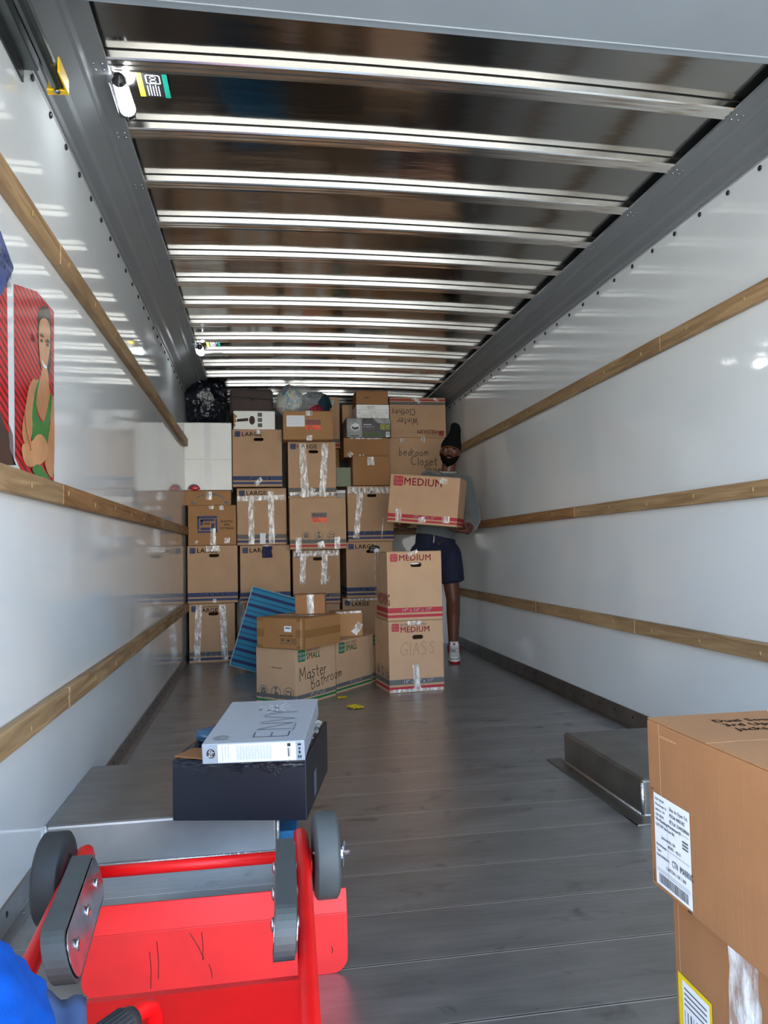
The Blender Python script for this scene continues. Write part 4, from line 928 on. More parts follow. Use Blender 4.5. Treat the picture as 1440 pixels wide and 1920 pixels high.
# ------------------------------------------------------------------ hand truck lying face down, toe plate standing on the floor
REDP = mat('red_enamel', srgb(222, 16, 18), .36, spec=.35, noise=(9, .10), bump=(14, .08))
RUB = mat('gray_rubber', srgb(70, 74, 74), .6, noise=(20, .12)); RUBD = mat('dark_rubber', srgb(44, 45, 46), .55, noise=(20, .15)); CHR = mat('chrome', (.6, .6, .62), .12, metal=1)
e = empty('hand_truck', (0, 0, 0), 0, 'red two-wheel hand truck with stair belts lying face down on the truck floor', 'hand truck')
def tb(path, r=.016, name='side_tube', m=REDP, n=18): b = MB(); b.tube(path, r, n); b.build(name, m, e, smooth=True)
for x0, x1, dz in ((-.400, -.375, 0), (.082, .060, 0)):
    pth = [(x0, 1.845, .262), (x0, 1.83, .280), (x0, 1.80, .288), (x0*.999, 1.70, .286), (x1, 1.10, .272), (x1, .62, .245), (x1, .48, .22), (x1, .42, .16), (x1, .40, .03)]
    tb(pth)
    MB().ell((x0, 1.845, .262), (.0165, .0165, .0165), 12, 8).build('tube_cap', REDP, e, smooth=True)
tb([(-.40, 1.712, .279), (.10, 1.712, .279)], .0125, 'cross_bar')
for xa_, xb_ in ((-.47, -.395), (.085, .185)): tb([(xa_, 1.705, .279), (xb_, 1.705, .279)], .007, 'axle', CHR)
for x_, w_ in ((-.436, .056), (.132, .054)):
    t = MB(); R0 = .090
    prof = [(-w_/2, .045), (-w_/2, .080), (-w_/2+.006, R0), (w_/2-.006, R0), (w_/2, .080), (w_/2, .045), (w_/2-.008, .040), (-w_/2+.008, .040)]
    rings = [[(x_+px, 1.705+pr*math.cos(2*math.pi*k/40), .279+pr*math.sin(2*math.pi*k/40)) for px, pr in prof] for k in range(40)]
    vs = [q for r_ in rings for q in r_]; n_ = len(prof)
    t.add(vs, [(i*n_+k, i*n_+(k+1) % n_, ((i+1) % 40)*n_+(k+1) % n_, ((i+1) % 40)*n_+k) for i in range(40) for k in range(n_)])
    wo = t.build('wheel', RUB if x_ > 0 else RUBD, e, smooth=False, bevel=.002)
    for p_ in wo.data.polygons: p_.use_smooth = True
    h = MB(); h.tube([(x_-w_/2+.006, 1.705, .279), (x_+w_/2-.006, 1.705, .279)], .042, 24); h.build('hub', STEEL, wo)
    h = MB(); sx = 1 if x_ > 0 else -1
    h.tube([(x_+sx*w_/2, 1.705, .279), (x_+sx*(w_/2+.010), 1.705, .279)], .016, 16); h.build('washer', CHR, wo)
    h = MB(); h.tube([(x_+sx*(w_/2+.010), 1.705, .250), (x_+sx*(w_/2+.014), 1.705, .306)], .004, 8); h.build('cotter_pin', CHR, wo)
# stair belts: stadium loops on edge beside each tube
for xa, xb, lean in ((-.352, -.322, -.28), (.040, .030, .06)):
    y0, y1, zc, hr = 1.270, 1.645, .312, .044
    def P_(y, z, o): f = (y-y0)/(y1-y0); return Vector((xb+(xa-xb)*f+o+(z-zc)*lean, y, z))
    def stad(r_, n=12):
        a = [(y1-hr+r_*math.cos(R(-90+180*k/n)), zc+r_*math.sin(R(-90+180*k/n))) for k in range(n+1)]
        b_ = [(y0+hr+r_*math.cos(R(90+180*k/n)), zc+r_*math.sin(R(90+180*k/n))) for k in range(n+1)]
        return a+b_
    out, inn = stad(hr), stad(hr-.007); N_ = len(out); b = MB(); wd = .018
    vs = [P_(y, z, o) for (pts, o) in ((out, -wd), (out, wd), (inn, wd), (inn, -wd)) for y, z in pts]
    b.add(vs, [(k_*N_+i, k_*N_+(i+1) % N_, ((k_+1) % 4)*N_+(i+1) % N_, ((k_+1) % 4)*N_+i) for k_ in range(4) for i in range(N_)])
    belt = b.build('stair_belt', RUB, e, bevel=.001)
    for o in (-wd-.001, wd+.001):
        pl = MB(); pl.prism([P_(y, z, o) for y, z in stad(hr-.009)], (.0016, 0, 0)); pl.build('belt_guide', mat('scuffed_steel', (.42, .40, .42), .25, metal=.9, noise=(16, .3), bump=(8, .3)), belt)
    for yy in (y0+.07, (y0+y1)/2, y1-.07):
        MB().ell(P_(yy, zc, wd+.004), (.004, .012, .012), 12, 8).build('bolt', CHR, belt, smooth=True)
        MB().ell(P_(yy, zc, -wd-.003), (.004, .012, .012), 12, 8).build('bolt', CHR, belt, smooth=True)
# toe plate upright on the floor, folded lip at its top
b = MB(); zt, xr, xl, yt = .132, .182, -.392, 1.742
pts = [(xl, yt, zt), (xr, yt, zt), (xr, yt, .035)]
for k in range(7): a_ = R(-k*15); pts.append((xr-.035+.035*math.cos(a_), yt, .035+.035*math.sin(a_)))
pts += [(xl+.035, yt, 0)]+[(xl+.035+.035*math.cos(R(-90-k*15)), yt, .035+.035*math.sin(R(-90-k*15))) for k in range(1, 7)]
b.prism(pts, (0, .005, 0)); b.build('toe_plate', mat('worn_red_enamel', srgb(214, 32, 32), .42, spec=.5, noise=(7, .14), bump=(5, .15)), e, bevel=.0015)
b = MB(); b.prism([(xl, yt+.002, zt-.001), (xl, yt+.007, zt-.002), (xl, yt+.026, zt+.052), (xl, yt+.021, zt+.053)], (.432, 0, 0)); b.build('toe_plate_lip', REDP, e, bevel=.001)
b = MB(); b.prism([(.098, yt+.002, zt-.001), (.098, yt+.007, zt-.002), (.098, yt+.022, zt+.046), (.098, yt+.017, zt+.047)], (.084, 0, 0)); b.build('toe_plate_lip', REDP, e, bevel=.001)
rr = random.Random(9)
for (xa, za, xb, zb) in ((-.165, .120, -.135, .062), (-.125, .05, -.118, .02), (-.14, .12, -.138, .06), (-.235, .11, -.232, .03), (.02, .125, .022, .105), (.145, .06, .146, .045), (-.25, .09, -.248, .012)):
    MB().tube([(xa, yt-.0004, za), ((xa+xb)/2+.002, yt-.0004, (za+zb)/2), (xb, yt-.0004, zb)], .0009, 4).build('scratch', mat('scratch_dark', srgb(92, 34, 26), .6), e)
for x_ in (-.395, .098):
    b = MB(); b.prism([(x_-.002, yt+.004, .10), (x_-.002, 1.80, .27), (x_-.002, 1.80, .285), (x_-.002, 1.66, .285), (x_-.002, 1.66, .268)], (.004, 0, 0))
    b.build('side_bracket', REDP, e)
# frame plates between the tubes
b = MB(); b.prism([(-.378, 1.262, .262), (-.378, 1.258, .268), (-.378, 1.215, .284), (-.378, .90, .270), (-.378, .90, .265), (-.378, 1.213, .278)], (.44, 0, 0))
b.build('back_plate', REDP, e, bevel=.002)
b = MB(); b.tube([(-.158, 1.150, .270), (-.158, 1.145, .295), (-.161, 1.132, .315), (-.170, 1.105, .327), (-.20, 1.055, .330)], .0115, 14); b.build('handle_stub', REDP, e, smooth=True)
b = MB(); b.tube([(-.178, 1.081, .329), (-.186, 1.070, .330), (-.240, 1.00, .330), (-.29, .945, .328)], [.018, .021, .021, .020], 24)
g_ = b.build('ribbed_grip', mat('black_ribbed_rubber', (.025, .025, .028), .5), e, smooth=True)
b = MB()
for k in range(26):
    a_ = 2*math.pi*k/26; d_ = Vector((-.065, -.074, 0)).normalized(); u_ = d_.cross(Vector((0, 0, 1))).normalized(); c0 = Vector((-.186, 1.070, .330)); c1 = Vector((-.240, 1.00, .330)); o_ = (u_*math.cos(a_)+Vector((0, 0, 1))*math.sin(a_))*.021
    b.tube([c0+o_, c1+o_], .0016, 5)
for_ribs = b.build('grip_ribs', MATS['black_ribbed_rubber'], g_)

# bright blue moving pad bundled over the near end of the hand truck, with a strap
BLUE = mat('bright_blue_cloth', srgb(0, 76, 168), .9, spec=.2, noise=(7, .14), bump=(240, .25, (1, 1, 1), .002), bump2=(7, .35, (1, 1, 1), .01))
e = empty('moving_pad', (-.372, .857, .330), 0, 'bright blue padded cloth bundle at the lower left, over the hand truck', 'pad')
b = crumple(MB(), (-.03, 0, .085), (.170, .21, .115), 12, .16, 80, 56, lambda p: Vector((p.x, p.y, max(-.042, p.z)))); b.build('folded_cloth', BLUE, e, smooth=True)
b = MB(); b.grid(lambda u, v: (.085+.055*u+.05*v, .175+.02*u-.22*v, .075-.03*u-.02*v+.006*math.sin(u*9)), 10, 10); b.build('strap', mat('slate_strap', srgb(62, 84, 124), .7, noise=(4, .15, (8, 1, 1))), e, smooth=True, solid=.006)

# ------------------------------------------------------------------ poster and sign on the left wall
PX = XL+.0012
e = empty('wall_poster', (PX, 2.3, 1.45), 0, 'wall poster of red storage doors and a person in a green top with folded arms', 'poster')
SHAPES = {
'storage_door_picture':[(2.033,1.634),(2.098,1.684),(2.12,1.271),(2.038,1.334)],
'floor_picture':[(2.038,1.331),(2.12,1.271),(2.126,1.239),(2.18,1.202),(2.04,1.186)],
'gray_base_picture':[(2.121,1.305),(2.152,1.282),(2.166,1.201),(2.18,1.202),(2.126,1.239)],
'storage_door_picture.b':[(2.155,1.697),(2.369,1.75),(2.557,1.748),(2.56,1.189),(2.261,1.186),(2.217,1.196),(2.171,1.223)],
'hair_picture':[(2.386,1.706),(2.461,1.739),(2.516,1.734),(2.529,1.643),(2.517,1.536),(2.475,1.5),(2.405,1.509),(2.376,1.6),(2.376,1.665)],
'chest_picture':[(2.416,1.532),(2.486,1.549),(2.499,1.472),(2.53,1.461),(2.524,1.382),(2.418,1.356),(2.329,1.428),(2.339,1.474),(2.405,1.489)],
'face_picture':[(2.387,1.66),(2.415,1.684),(2.473,1.699),(2.51,1.686),(2.51,1.637),(2.498,1.591),(2.474,1.542),(2.445,1.519),(2.41,1.527),(2.388,1.57),(2.382,1.618)],
'green_top_picture':[(2.383,1.488),(2.345,1.439),(2.319,1.386),(2.31,1.329),(2.321,1.261),(2.419,1.246),(2.476,1.29),(2.5,1.361),(2.53,1.47),(2.511,1.474),(2.487,1.427),(2.452,1.37),(2.418,1.359),(2.378,1.373),(2.356,1.401),(2.367,1.443),(2.399,1.491)],
'arm_picture':[(2.318,1.47),(2.355,1.484),(2.345,1.431),(2.314,1.377),(2.325,1.324),(2.3,1.278),(2.235,1.269),(2.221,1.315),(2.258,1.382),(2.283,1.441)],
'arm_picture.b':[(2.524,1.472),(2.557,1.466),(2.559,1.201),(2.489,1.204),(2.441,1.239),(2.476,1.303),(2.512,1.38)],
'forearm_picture':[(2.216,1.269),(2.3,1.278),(2.373,1.321),(2.447,1.322),(2.494,1.284),(2.441,1.239),(2.321,1.212),(2.26,1.208),(2.226,1.23)],
'green_top_picture.b':[(2.311,1.211),(2.391,1.233),(2.448,1.212),(2.526,1.194),(2.332,1.191)],
'smile_picture':[(2.41,1.553),(2.439,1.544),(2.468,1.546),(2.463,1.536),(2.433,1.534),(2.41,1.543)],
'eye_picture':[(2.398,1.613),(2.41,1.617),(2.421,1.614),(2.421,1.607),(2.398,1.606)],'eye_picture.b':[(2.462,1.615),(2.475,1.621),(2.486,1.619),(2.486,1.612),(2.462,1.609)],
'eyebrow_picture':[(2.393,1.629),(2.412,1.634),(2.432,1.629),(2.433,1.626),(2.393,1.623)],'eyebrow_picture.b':[(2.456,1.628),(2.478,1.636),(2.498,1.631),(2.498,1.625),(2.456,1.622)]}
def stripes(name, c1, c2, ang, sc_):
    M = bpy.data.materials.new(name); M.use_nodes = True; t = M.node_tree; b = t.nodes['Principled BSDF']; L = t.links.new
    tc = t.nodes.new('ShaderNodeTexCoord'); mp = t.nodes.new('ShaderNodeMapping'); mp.inputs['Rotation'].default_value = (ang, 0, 0); L(tc.outputs['Object'], mp.inputs[0])
    wv = t.nodes.new('ShaderNodeTexWave'); wv.bands_direction = 'Z'; wv.inputs['Scale'].default_value = sc_; L(mp.outputs[0], wv.inputs[0])
    cr = t.nodes.new('ShaderNodeValToRGB'); cr.color_ramp.elements[0].color = (*c1, 1); cr.color_ramp.elements[0].position = .1; cr.color_ramp.elements[1].color = (*c2, 1); cr.color_ramp.elements[1].position = .6
    L(wv.outputs[0], cr.inputs[0]); L(cr.outputs[0], b.inputs['Base Color']); b.inputs['Roughness'].default_value = .16; return M
RD = stripes('red_door_print', srgb(104, 10, 20), srgb(206, 32, 44), R(20), 14); SK = mat('skin_print', srgb(196, 138, 96), .15, noise=(9, .18)); GT = mat('green_print_cloth', srgb(42, 128, 62), .15, noise=(20, .12)); HR = mat('hair_print', srgb(34, 24, 22), .15)
PMAT = {'storage': RD, 'floor': mat('brown_floor_print', srgb(74, 58, 52), .15), 'gray': mat('gray_base_print', srgb(120, 112, 116), .15), 'hair': HR, 'chest': SK, 'face': mat('face_print', srgb(202, 148, 108), .15, noise=(12, .12)), 'green': GT, 'arm': SK, 'forearm': mat('forearm_print', srgb(206, 150, 104), .15, noise=(10, .16)), 'smile': WHITE, 'eye': HR, 'eyebrow': HR}
def smooth2(pts, it=2):
    for _ in range(it):
        o = []
        for (a, b_), (c, d) in zip(pts, pts[1:]+pts[:1]): o += [(a*.75+c*.25, b_*.75+d*.25), (a*.25+c*.75, b_*.25+d*.75)]
        pts = o
    return pts
for i, (nm, pts) in enumerate(SHAPES.items()):
    if not nm.startswith(('storage', 'floor', 'gray')): pts = smooth2(pts)
    lay = 0 if nm.startswith(('storage', 'floor', 'gray')) else .0003*(i-2)
    MB().poly([(lay, y-2.3, z-1.45) for y, z in pts]).build(nm.split('.')[0], PMAT[nm.split('_')[0]], e, clean=False)
b = MB()
for k in range(4):
    y_, z_ = 2.262+.012*k, 1.30-.014*k; b.tube([(.0052, y_-2.3-.02, z_-1.45+.06), (.0052, y_-2.3, z_-1.45)], .0022, 4)
b.build('finger_lines_picture', mat('finger_print', srgb(150, 96, 62), .2), e)
vs, fs, W_ = text_geo('SAIA', .02); b = MB(); b.add([(.0004, 2.31-2.3+x*.012, 1.585-1.45+y*.022) for x, y in vs], fs); b.build('door_number_picture', mat('pale_number_print', srgb(206, 160, 160), .2), e, clean=False)
e = empty('wall_sign', (PX, 2.08, 1.68), 0, 'blue diamond wall sign with white lettering above the storage doors poster', 'sign')
MB().poly([(.0055, y-2.08, z-1.68) for y, z in ((1.93, 1.80), (2.031, 1.790), (2.136, 1.733), (2.043, 1.628), (1.93, 1.58))]).build('sign_face', mat('sign_blue', srgb(26, 62, 132), .2), e, clean=False)
for s_, y_, z_, c_ in (('THE ROOM IS', -.005, 1.725, .022), ('READY FOR', -.012, 1.695, .020), ('YOU', -.026, 1.668, .020)):
    vs, fs, W_ = text_geo(s_, .02); b = MB(); x1_ = .048-(.0 if c_ > .021 else .012)
    b.add([(.0062, x1_-(W_-x)*c_*.62+y_*.2, z_-1.68+y*c_-((x1_-(W_-x)*c_*.62))*.12) for x, y in vs], fs); b.build('sign_lettering', WHITE, e, clean=False)

# ------------------------------------------------------------------ the man and the box he carries
SKIN = mat('dark_brown_skin', srgb(96, 58, 42), .42, spec=.4, noise=(14, .06)); SWEAT = mat('gray_sweater', srgb(92, 96, 98), .9, sheen=.3, noise=(60, .08), bump=(18, .35, (1, 1, 1), .006))
SHORT = mat('navy_shorts_cloth', srgb(16, 22, 48), .85, bump=(10, .3)); CAPM = mat('black_cap_cloth', (.006, .006, .007), .95, spec=.15, bump=(30, .2)); BEARD = mat('black_beard', (.005, .004, .004), .95, spec=.1, bump=(220, .8, (1, 1, 1), .003))
man = empty('person', (1.50, 6.22, 0), 0, 'man in gray sweater, navy shorts and tall black cap carrying a box', 'person')

def skinned(verts, edges, root=0, sub=2):
    """tapering rounded limbs along every edge; fuse() then melts them into one surface"""
    b = MB()
    def rr_(v): r_ = v[1]; return (r_, r_) if not isinstance(r_, tuple) else r_
    for a_, c_ in edges:
        p0, p1 = Vector(verts[a_][0]), Vector(verts[c_][0]); r0, r1 = rr_(verts[a_]), rr_(verts[c_])
        t_ = (p1-p0).normalized(); q = t_.to_track_quat('Z', 'Y').to_matrix() if abs(t_.z) < .7 else Vector((0, 0, 1 if t_.z > 0 else -1)).rotation_difference(t_).to_matrix() @ (Matrix.Identity(3) if t_.z > 0 else Matrix.Diagonal((1, -1, -1)))
        rings = []; n = 20; L_ = (p1-p0).length
        e0 = min(r0)*(.18 if isinstance(verts[a_][1], tuple) else 1); e1 = min(r1)*(.18 if isinstance(verts[c_][1], tuple) else 1)
        steps = [(-math.cos(R(x))*e0, r0, math.sin(R(x))) for x in (8, 30, 55, 90)]
        steps = [(0+s_[0], s_[1], s_[2]) for s_ in steps]+[(L_*.5, ((r0[0]+r1[0])/2, (r0[1]+r1[1])/2), 1)]+[(L_+math.cos(R(x))*e1, r1, math.sin(R(x))) for x in (90, 55, 30, 8)]
        for d_, r_, k_ in steps:
            rings.append([p0+t_*d_+q @ Vector((r_[0]*k_*math.cos(2*math.pi*i/n), r_[1]*k_*math.sin(2*math.pi*i/n), 0)) for i in range(n)])
        b.loft(rings)
    return b.mesh('limb')
def fuse(name, meshes, mat_, voxel, parent, smooth_it=4):
    bm = bmesh.new()
    for me in meshes: bm.from_mesh(me)
    bmesh.ops.recalc_face_normals(bm, faces=bm.faces)
    me = bpy.data.meshes.new(name); bm.to_mesh(me); bm.free(); o = bpy.data.objects.new(name, me); col.objects.link(o)
    q = o.modifiers.new('remesh', 'REMESH'); q.mode = 'VOXEL'; q.voxel_size = voxel; q.use_smooth_shade = True
    q = o.modifiers.new('smooth', 'SMOOTH'); q.iterations = smooth_it; q.factor = .5
    final(o); o.data.materials.clear(); o.data.materials.append(mat_); o.parent = parent
    for p_ in o.data.polygons: p_.use_smooth = True
    return o
# joints in the man's own frame (x to the viewer's right, y away from the viewer)
HD = Vector((.095, -.02, 1.765)); tilt_ = Matrix.Rotation(R(11), 3, 'Y') @ Matrix.Rotation(R(-14), 3, 'Z')
J = dict(pel=(-.045,.02,.98), wa=(-.02,.02,1.14), ch=(.045,.01,1.39), nk=(.078,.01,1.58), hd=(.09,.0,1.67),
         ls=(.222,.0,1.515), le=(.250,-.11,1.200), lw=(.135,-.365,1.088), rs=(-.095,.0,1.545), re=(-.215,.085,1.25), rw=(-.325,.02,1.134),
         lh=(.065,.02,.93), lk=(.095,.0,.52), la=(.100,.045,.105), rh=(-.15,.02,.93), rk=(-.20,.0,.52), ra=(-.235,.05,.105))
names = list(J); ix = {n: i for i, n in enumerate(names)}
rad = dict(pel=(.15,.115), wa=(.150,.115), ch=(.165,.12), nk=.062, hd=.060, ls=.066, le=.050, lw=.030, rs=.066, re=.050, rw=.030, lh=.092, lk=.058, la=.038, rh=.092, rk=.058, ra=.038)
V_ = [(J[n], rad[n]) for n in names]
def mid(a, b_, t_, off, r_): 
    p = tuple(J[a][i]*(1-t_)+J[b_][i]*t_+off[i] for i in range(3)); V_.append((p, r_)); return len(V_)-1
c1 = mid('lk', 'la', .28, (.006, .022, 0), .058); c2 = mid('rk', 'ra', .28, (-.006, .022, 0), .058); f1 = mid('la', 'la', 0, (-.02, -.10, -.055), .034); f2 = mid('ra', 'ra', 0, (0, -.10, -.055), .034)
E_ = [(ix[a], ix[b_]) for a, b_ in (('pel','wa'),('wa','ch'),('ch','nk'),('nk','hd'),('ch','ls'),('ls','le'),('le','lw'),('ch','rs'),('rs','re'),('re','rw'),('pel','lh'),('lh','lk'),('pel','rh'),('rh','rk'))]
E_ += [(ix['lk'], c1), (c1, ix['la']), (ix['rk'], c2), (c2, ix['ra']), (ix['la'], f1), (ix['ra'], f2)]
body = skinned(V_, E_, 0, 2)
def head_mesh():
    b = MB()
    def sh(p):
        z = p.z/.118
        k = 1.0 if z > -.2 else 1-.26*min(1, (-.2-z)/.8)          # narrowing jaw
        p = Vector((p.x*k, p.y*(k*.3+.7), p.z))
        return p
    b.ell((0, 0, 0), (.076, .096, .118), 36, 28, fn=sh)
    b.ell((0, .01, .03), (.079, .098, .092), 28, 18)
    b.ell((0, -.086, -.012), (.013, .020, .024), 12, 8); b.ell((0, -.098, -.026), (.019, .014, .011), 14, 8)    # nose bridge and tip
    b.ell((-.013, -.092, -.029), (.009, .010, .008), 10, 6); b.ell((.013, -.092, -.029), (.009, .010, .008), 10, 6)
    b.ell((0, -.080, .022), (.052, .018, .010), 18, 8)                                                            # brow
    b.ell((-.036, -.068, -.012), (.024, .020, .018), 12, 8); b.ell((.036, -.068, -.012), (.024, .020, .018), 12, 8)  # cheeks
    b.ell((0, -.088, -.052), (.024, .010, .006), 14, 6); b.ell((0, -.087, -.062), (.022, .011, .007), 14, 6)        # lips
    b.ell((0, -.066, -.095), (.030, .028, .020), 14, 8)
    for s_ in (-1, 1):
        b.ell((s_*.080, .012, -.008), (.010, .020, .032), 12, 8)
        b.ell((s_*.084, .020, .006), (.008, .012, .016), 10, 6)
    me = b.mesh('head'); me.transform(Matrix.Translation(HD) @ tilt_.to_4x4()); return me
def hand(wrist, palm_dir, finger_dir, side_dir, curl, thumb_side, up_=.15):
    """palm plus four fingers and thumb as skinned chains; dirs are unit vectors"""
    w_ = Vector(wrist); f = Vector(finger_dir).normalized(); s_ = Vector(side_dir).normalized(); n_ = Vector(palm_dir).normalized()
    out = [skinned([(tuple(w_-f*.02), (.028, .020)), (tuple(w_+f*.045), (.040, .016)), (tuple(w_+f*.085), (.041, .013))], [(0, 1), (1, 2)], 0, 2)]
    for k, (off, L_, r_) in enumerate(((-.030, .068, .0085), (-.010, .078, .0092), (.011, .073, .0090), (.031, .056, .0080))):
        p = w_+f*.078+s_*off; pts = [w_+f*.05+s_*off*.8]; d = f.copy(); seg = L_/3
        pts.append(p.copy())
        for q in range(3):
            a_ = R(curl[q]); d = (d*math.cos(a_)+n_*math.sin(a_)).normalized(); p = p+d*seg*(1.15-.12*q); pts.append(p.copy())
            n_2 = n_
        out.append(skinned([(tuple(q), r_*(1-.10*i)) for i, q in enumerate(pts)], [(i, i+1) for i in range(len(pts)-1)], 0, 1))
    t0 = w_+f*.015+s_*thumb_side*.024; d = (f*.45+s_*thumb_side*.75+n_*up_).normalized(); d2 = (f*.5+s_*thumb_side*.2+n_*(up_+.1)).normalized()
    pts = [t0-d*.01, t0+d*.032, t0+d*.032+d2*.032, t0+d*.032+d2*.058]
    out.append(skinned([(tuple(q), r_) for q, r_ in zip(pts, (.014, .0125, .0105, .009))], [(0, 1), (1, 2), (2, 3)], 0, 1))
    return out
# left hand (viewer's right): palm under the lower right edge, thumb up the side
lh = hand((.122, -.385, 1.086), (0, .0, 1), (-.96, -.28, .03), (.28, -.96, 0), (6, 10, 12), 1, .9)
rh_ = hand((-.327, .01, 1.136), (0, 0, 1), (-.10, -1, .03), (1, -.1, 0), (6, 10, 12), -1, .5)
allm = [body, head_mesh()]+lh+rh_
fuse('body', allm, SKIN, .0055, man, 3)
# features
for s_ in (-1, 1):
    c = HD+tilt_ @ Vector((s_*.031, -.083, .004)); b = MB(); b.ell((0, 0, 0), (.0135, .009, .0075), 14, 10, rot=tilt_); o = b.build('eye', mat('eye_white', srgb(206, 196, 186), .25), man, smooth=True); o.location = c
    b = MB(); b.ell((0, -.0068, 0), (.0062, .0035, .0062), 12, 8, rot=tilt_); q = b.build('iris', mat('iris_dark', (.01, .006, .004), .15), o, smooth=True)
    c = HD+tilt_ @ Vector((s_*.032, -.094, .024)); b = MB(); b.ell((0, 0, 0), (.020, .005, .0042), 14, 6, rot=tilt_); o = b.build('eyebrow', BEARD, man, smooth=True); o.location = c
b = MB()
def beard(u, v):
    a_ = R(-92+184*u); z = -.070-.056*v; y = (-.088*math.cos(a_)-.004)*(1-.35*v*v)-.018*math.sin(math.pi*v)*math.cos(a_); x = math.sin(a_)*(.070-.034*v*v)
    cut = max(0, abs(math.sin(a_))-.30); z += .075*cut*(1-v)+.030*abs(math.sin(a_))*v
    return tuple(HD+tilt_ @ Vector((x*1.04, y*1.02, z)))
b.grid(beard, 26, 10); b.build('beard', BEARD, man, smooth=True, solid=.014)
b = MB(); b.tube([tuple(HD+tilt_ @ Vector((x, -.101+abs(x)*.30, -.043-abs(x)*.35))) for x in (-.036, -.024, -.010, 0, .010, .024, .036)], [.004, .007, .0075, .006, .0075, .007, .004], 8); b.build('moustache', BEARD, man, smooth=True)
b = MB(); b.ell(tuple(HD+tilt_ @ Vector((0, -.104, -.058))), (.021, .007, .0065), 16, 8, rot=tilt_); b.build('lips', mat('lip_skin', srgb(122, 80, 70), .4), man, smooth=True)
# cap: close band over the brow, rising to a tall drooping point
rings = []
for z_, rx, ry, ox_, oy_ in ((.030, .086, .106, 0, .0), (.046, .089, .108, .001, .0), (.075, .086, .104, .002, .004), (.105, .076, .092, .004, .010), (.130, .064, .074, .008, .014), (.160, .052, .058, .014, .016), (.195, .046, .050, .016, .016), (.228, .044, .046, .012, .014), (.250, .036, .038, .006, .012), (.262, .018, .020, .003, .010)):
    rings.append([tuple(HD+tilt_ @ Vector((ox_+rx*math.cos(2*math.pi*k/28), oy_+ry*math.sin(2*math.pi*k/28), z_+(.012 if math.sin(2*math.pi*k/28) < 0 else -.028)*abs(math.sin(2*math.pi*k/28))*(1 if z_ < .05 else .4)))) for k in range(28)])
b = MB(); b.loft(rings); b.build('cap', CAPM, man, smooth=True, sub=1)
# sweater
SV = [((-.04,.02,1.055), (.172,.140)), ((-.02,.02,1.14), (.176,.142)), ((.045,.01,1.40), (.188,.142)), ((.075,.008,1.55), (.090,.084)), ((.078,.006,1.585), (.072,.070)),
      ((.212,.0,1.505), .084), ((.235,-.04,1.34), .082), ((.250,-.11,1.200), .074), ((.215,-.20,1.150), .060), ((.175,-.280,1.118), (.048,.048)),
      ((-.090,.0,1.535), .084), ((-.215,.085,1.25), .070), ((-.29,.045,1.175), (.046,.046))]
sw = skinned(SV, [(0,1),(1,2),(2,3),(3,4),(2,5),(5,6),(6,7),(7,8),(8,9),(2,10),(10,11),(11,12)], 0, 2)
fuse('sweater', [sw], SWEAT, .007, man, 4)
b = MB(); b.tube([(.077+.068*math.cos(k*.3927), -.0+.066*math.sin(k*.3927), 1.604+.014*math.sin(k*.3927)) for k in range(16)], .010, 8, close=True); b.build('collar', mat('pale_collar', srgb(150, 152, 150), .8), man, smooth=True)
# shorts
hs = [((-.04,.02,1.075), (.168,.137)), ((-.045,.02,.93), (.180,.142)), ((.060,.02,.90), .118), ((.080,.01,.78), (.112,.112)), ((.092,.005,.672), (.104,.104)), ((-.150,.02,.90), .118), ((-.17,.01,.78), (.112,.112)), ((-.185,.005,.672), (.104,.104))]
fuse('shorts', [skinned(hs, [(0,1),(1,2),(2,3),(3,4),(1,5),(5,6),(6,7)], 0, 2)], SHORT, .007, man, 4)
b = MB(); b.tube([(-.09, -.135, 1.06), (-.094, -.158, 1.035), (-.100, -.160, 1.00)], .006, 8); b.build('drawstring', mat('pale_drawstring', srgb(160, 162, 166), .7), man, smooth=True)
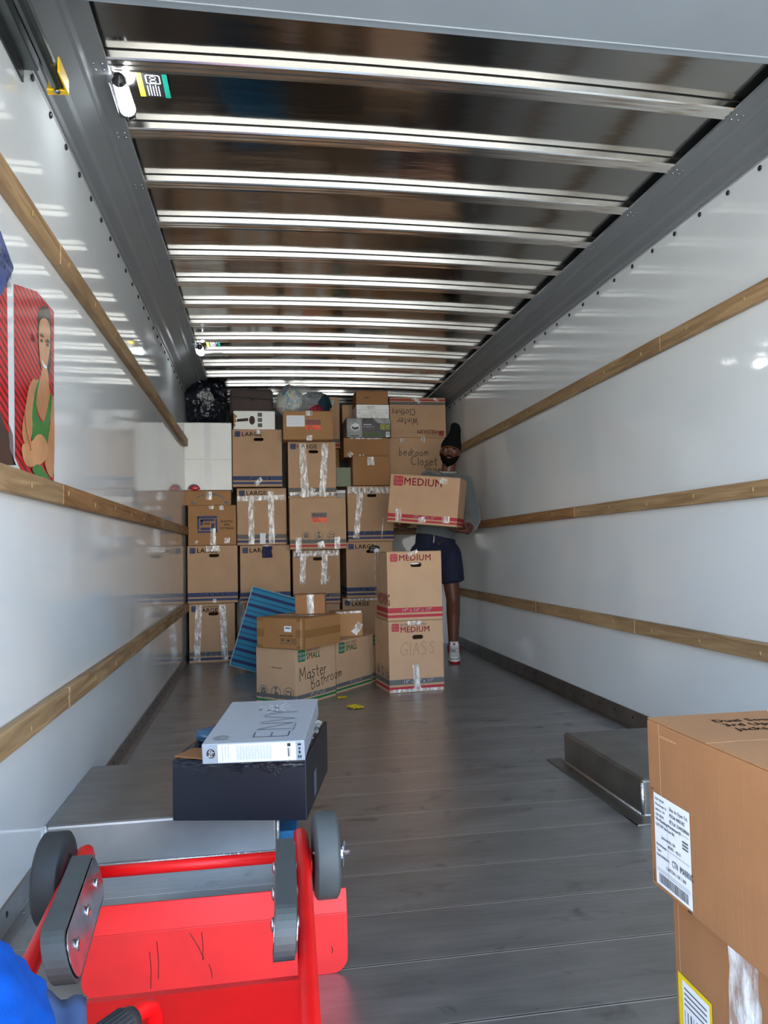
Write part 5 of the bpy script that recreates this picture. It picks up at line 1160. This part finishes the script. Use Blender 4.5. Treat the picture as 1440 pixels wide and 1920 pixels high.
# high-top shoes
SHW = mat('white_shoe_leather', srgb(222, 220, 216), .35); SHR = mat('red_shoe_sole', srgb(158, 20, 36), .4); SHG = mat('gray_shoe_mesh', srgb(140, 136, 122), .7, bump=(200, .5)); 
def shoe(ax, ay, yaw_):
    M_ = Matrix.Translation(Vector((ax, ay, 0))) @ Matrix.Rotation(yaw_, 4, 'Z')
    def oval(y0_, y1_, wd_, z_, n=28, taper=.2, ox=0):
        o = []
        for k in range(n):
            a_ = 2*math.pi*k/n; yy = (y0_+y1_)/2+(y1_-y0_)/2*math.cos(a_); ww = wd_*(1+taper*-math.cos(a_))*abs(math.sin(a_))**.75*(1 if math.sin(a_) > 0 else -1)
            o.append(tuple(M_ @ Vector((ox+ww, yy, z_))))
        return o
    b = MB(); b.loft([oval(-.205, .080, .045, .0), oval(-.212, .086, .049, .012), oval(-.212, .086, .049, .030)]); so = b.build('shoe_sole', SHR, man, smooth=False, bevel=.002)
    b = MB(); b.loft([oval(-.214, .088, .0505, .022), oval(-.213, .088, .0505, .034)]); b.build('midsole', SHW, so)
    b = MB(); b.loft([oval(-.208, .082, .047, .033), oval(-.200, .080, .046, .052), oval(-.150, .074, .043, .072), oval(-.095, .066, .041, .092, taper=.05), oval(-.070, .062, .043, .118, taper=0), oval(-.068, .066, .045, .145, taper=0), oval(-.060, .058, .036, .150, taper=0)])
    up_ = b.build('shoe_upper', SHW, man, smooth=True, sub=1)
    b = MB(); b.loft([[tuple(M_ @ Vector((x*.034, -.088-.01*k, .110+.030*k+.004*abs(x)))) for x in (-1, -.5, 0, .5, 1)]+[tuple(M_ @ Vector((x*.034, -.076-.01*k, .110+.030*k))) for x in (1, .5, 0, -.5, -1)] for k in range(3)]); b.build('shoe_tongue', SHW, up_, smooth=True)
    b = MB()
    for k in range(5):
        y_, z_ = -.142+.014*k, .078+.013*k; b.tube([tuple(M_ @ Vector((x*.030, y_-.008*(1-abs(x)), z_+.010*(1-abs(x))))) for x in (-1, -.5, 0, .5, 1)], .0042, 6)
    b.build('laces', SHW, up_, smooth=True)
    for s_ in (-1, 1):
        b = MB(); b.ell(tuple(M_ @ Vector((s_*.0445, -.06, .062))), (.004, .030, .018), 12, 6); b.build('mesh_panel', SHG, up_, smooth=True)
        b = MB(); b.tube([tuple(M_ @ Vector((s_*.044, .015, .128))), tuple(M_ @ Vector((s_*.049, .0, .090))), tuple(M_ @ Vector((s_*.049, .030, .062)))], .006, 8); b.build('heel_trim', SHR, up_, smooth=True)
        b = MB(); b.tube([tuple(M_ @ Vector((s_*.050, .045, .118))), tuple(M_ @ Vector((s_*.051, .055, .075)))], .006, 8); b.build('ankle_trim', CAPM, up_, smooth=True)
    b = MB(); b.ell(tuple(M_ @ Vector((0, -.107, .152))), (.011, .003, .011), 10, 6); b.build('tongue_mark', SHR, up_)
shoe(.108, .055, R(-14)); shoe(-.235, .06, R(-8))

# the carried box, turned and tipped in his arms
e, p = brand_box('medium moving box with red bands carried tilted in the arms of the man', 0, 0, 0, .560, .330, .385, 'MEDIUM', ink=REDINK, hole=False, dims='22" x 14" x 15"')
p.tape('F', .090, .012, .085, .110, .050, wr=.0008); p.tape('F', .25, .03, .31, .045, .04, wr=.0006); p.tape('F', .44, .050, .50, .050, .055, wr=.001); p.tape('F', .40, .355, .46, .345, .045, wr=.0004); p.done()
ph = R(-24); ry = R(6.0)
rot = Matrix.Rotation(ph, 4, 'Z') @ Matrix.Rotation(ry, 4, 'Y')
fc = Vector((1.262, 5.78, 1.336))                                       # middle of its front face
base_ = fc - (rot @ Vector((0, -.165, .1925)))
e.rotation_euler = rot.to_euler(); e.location = base_
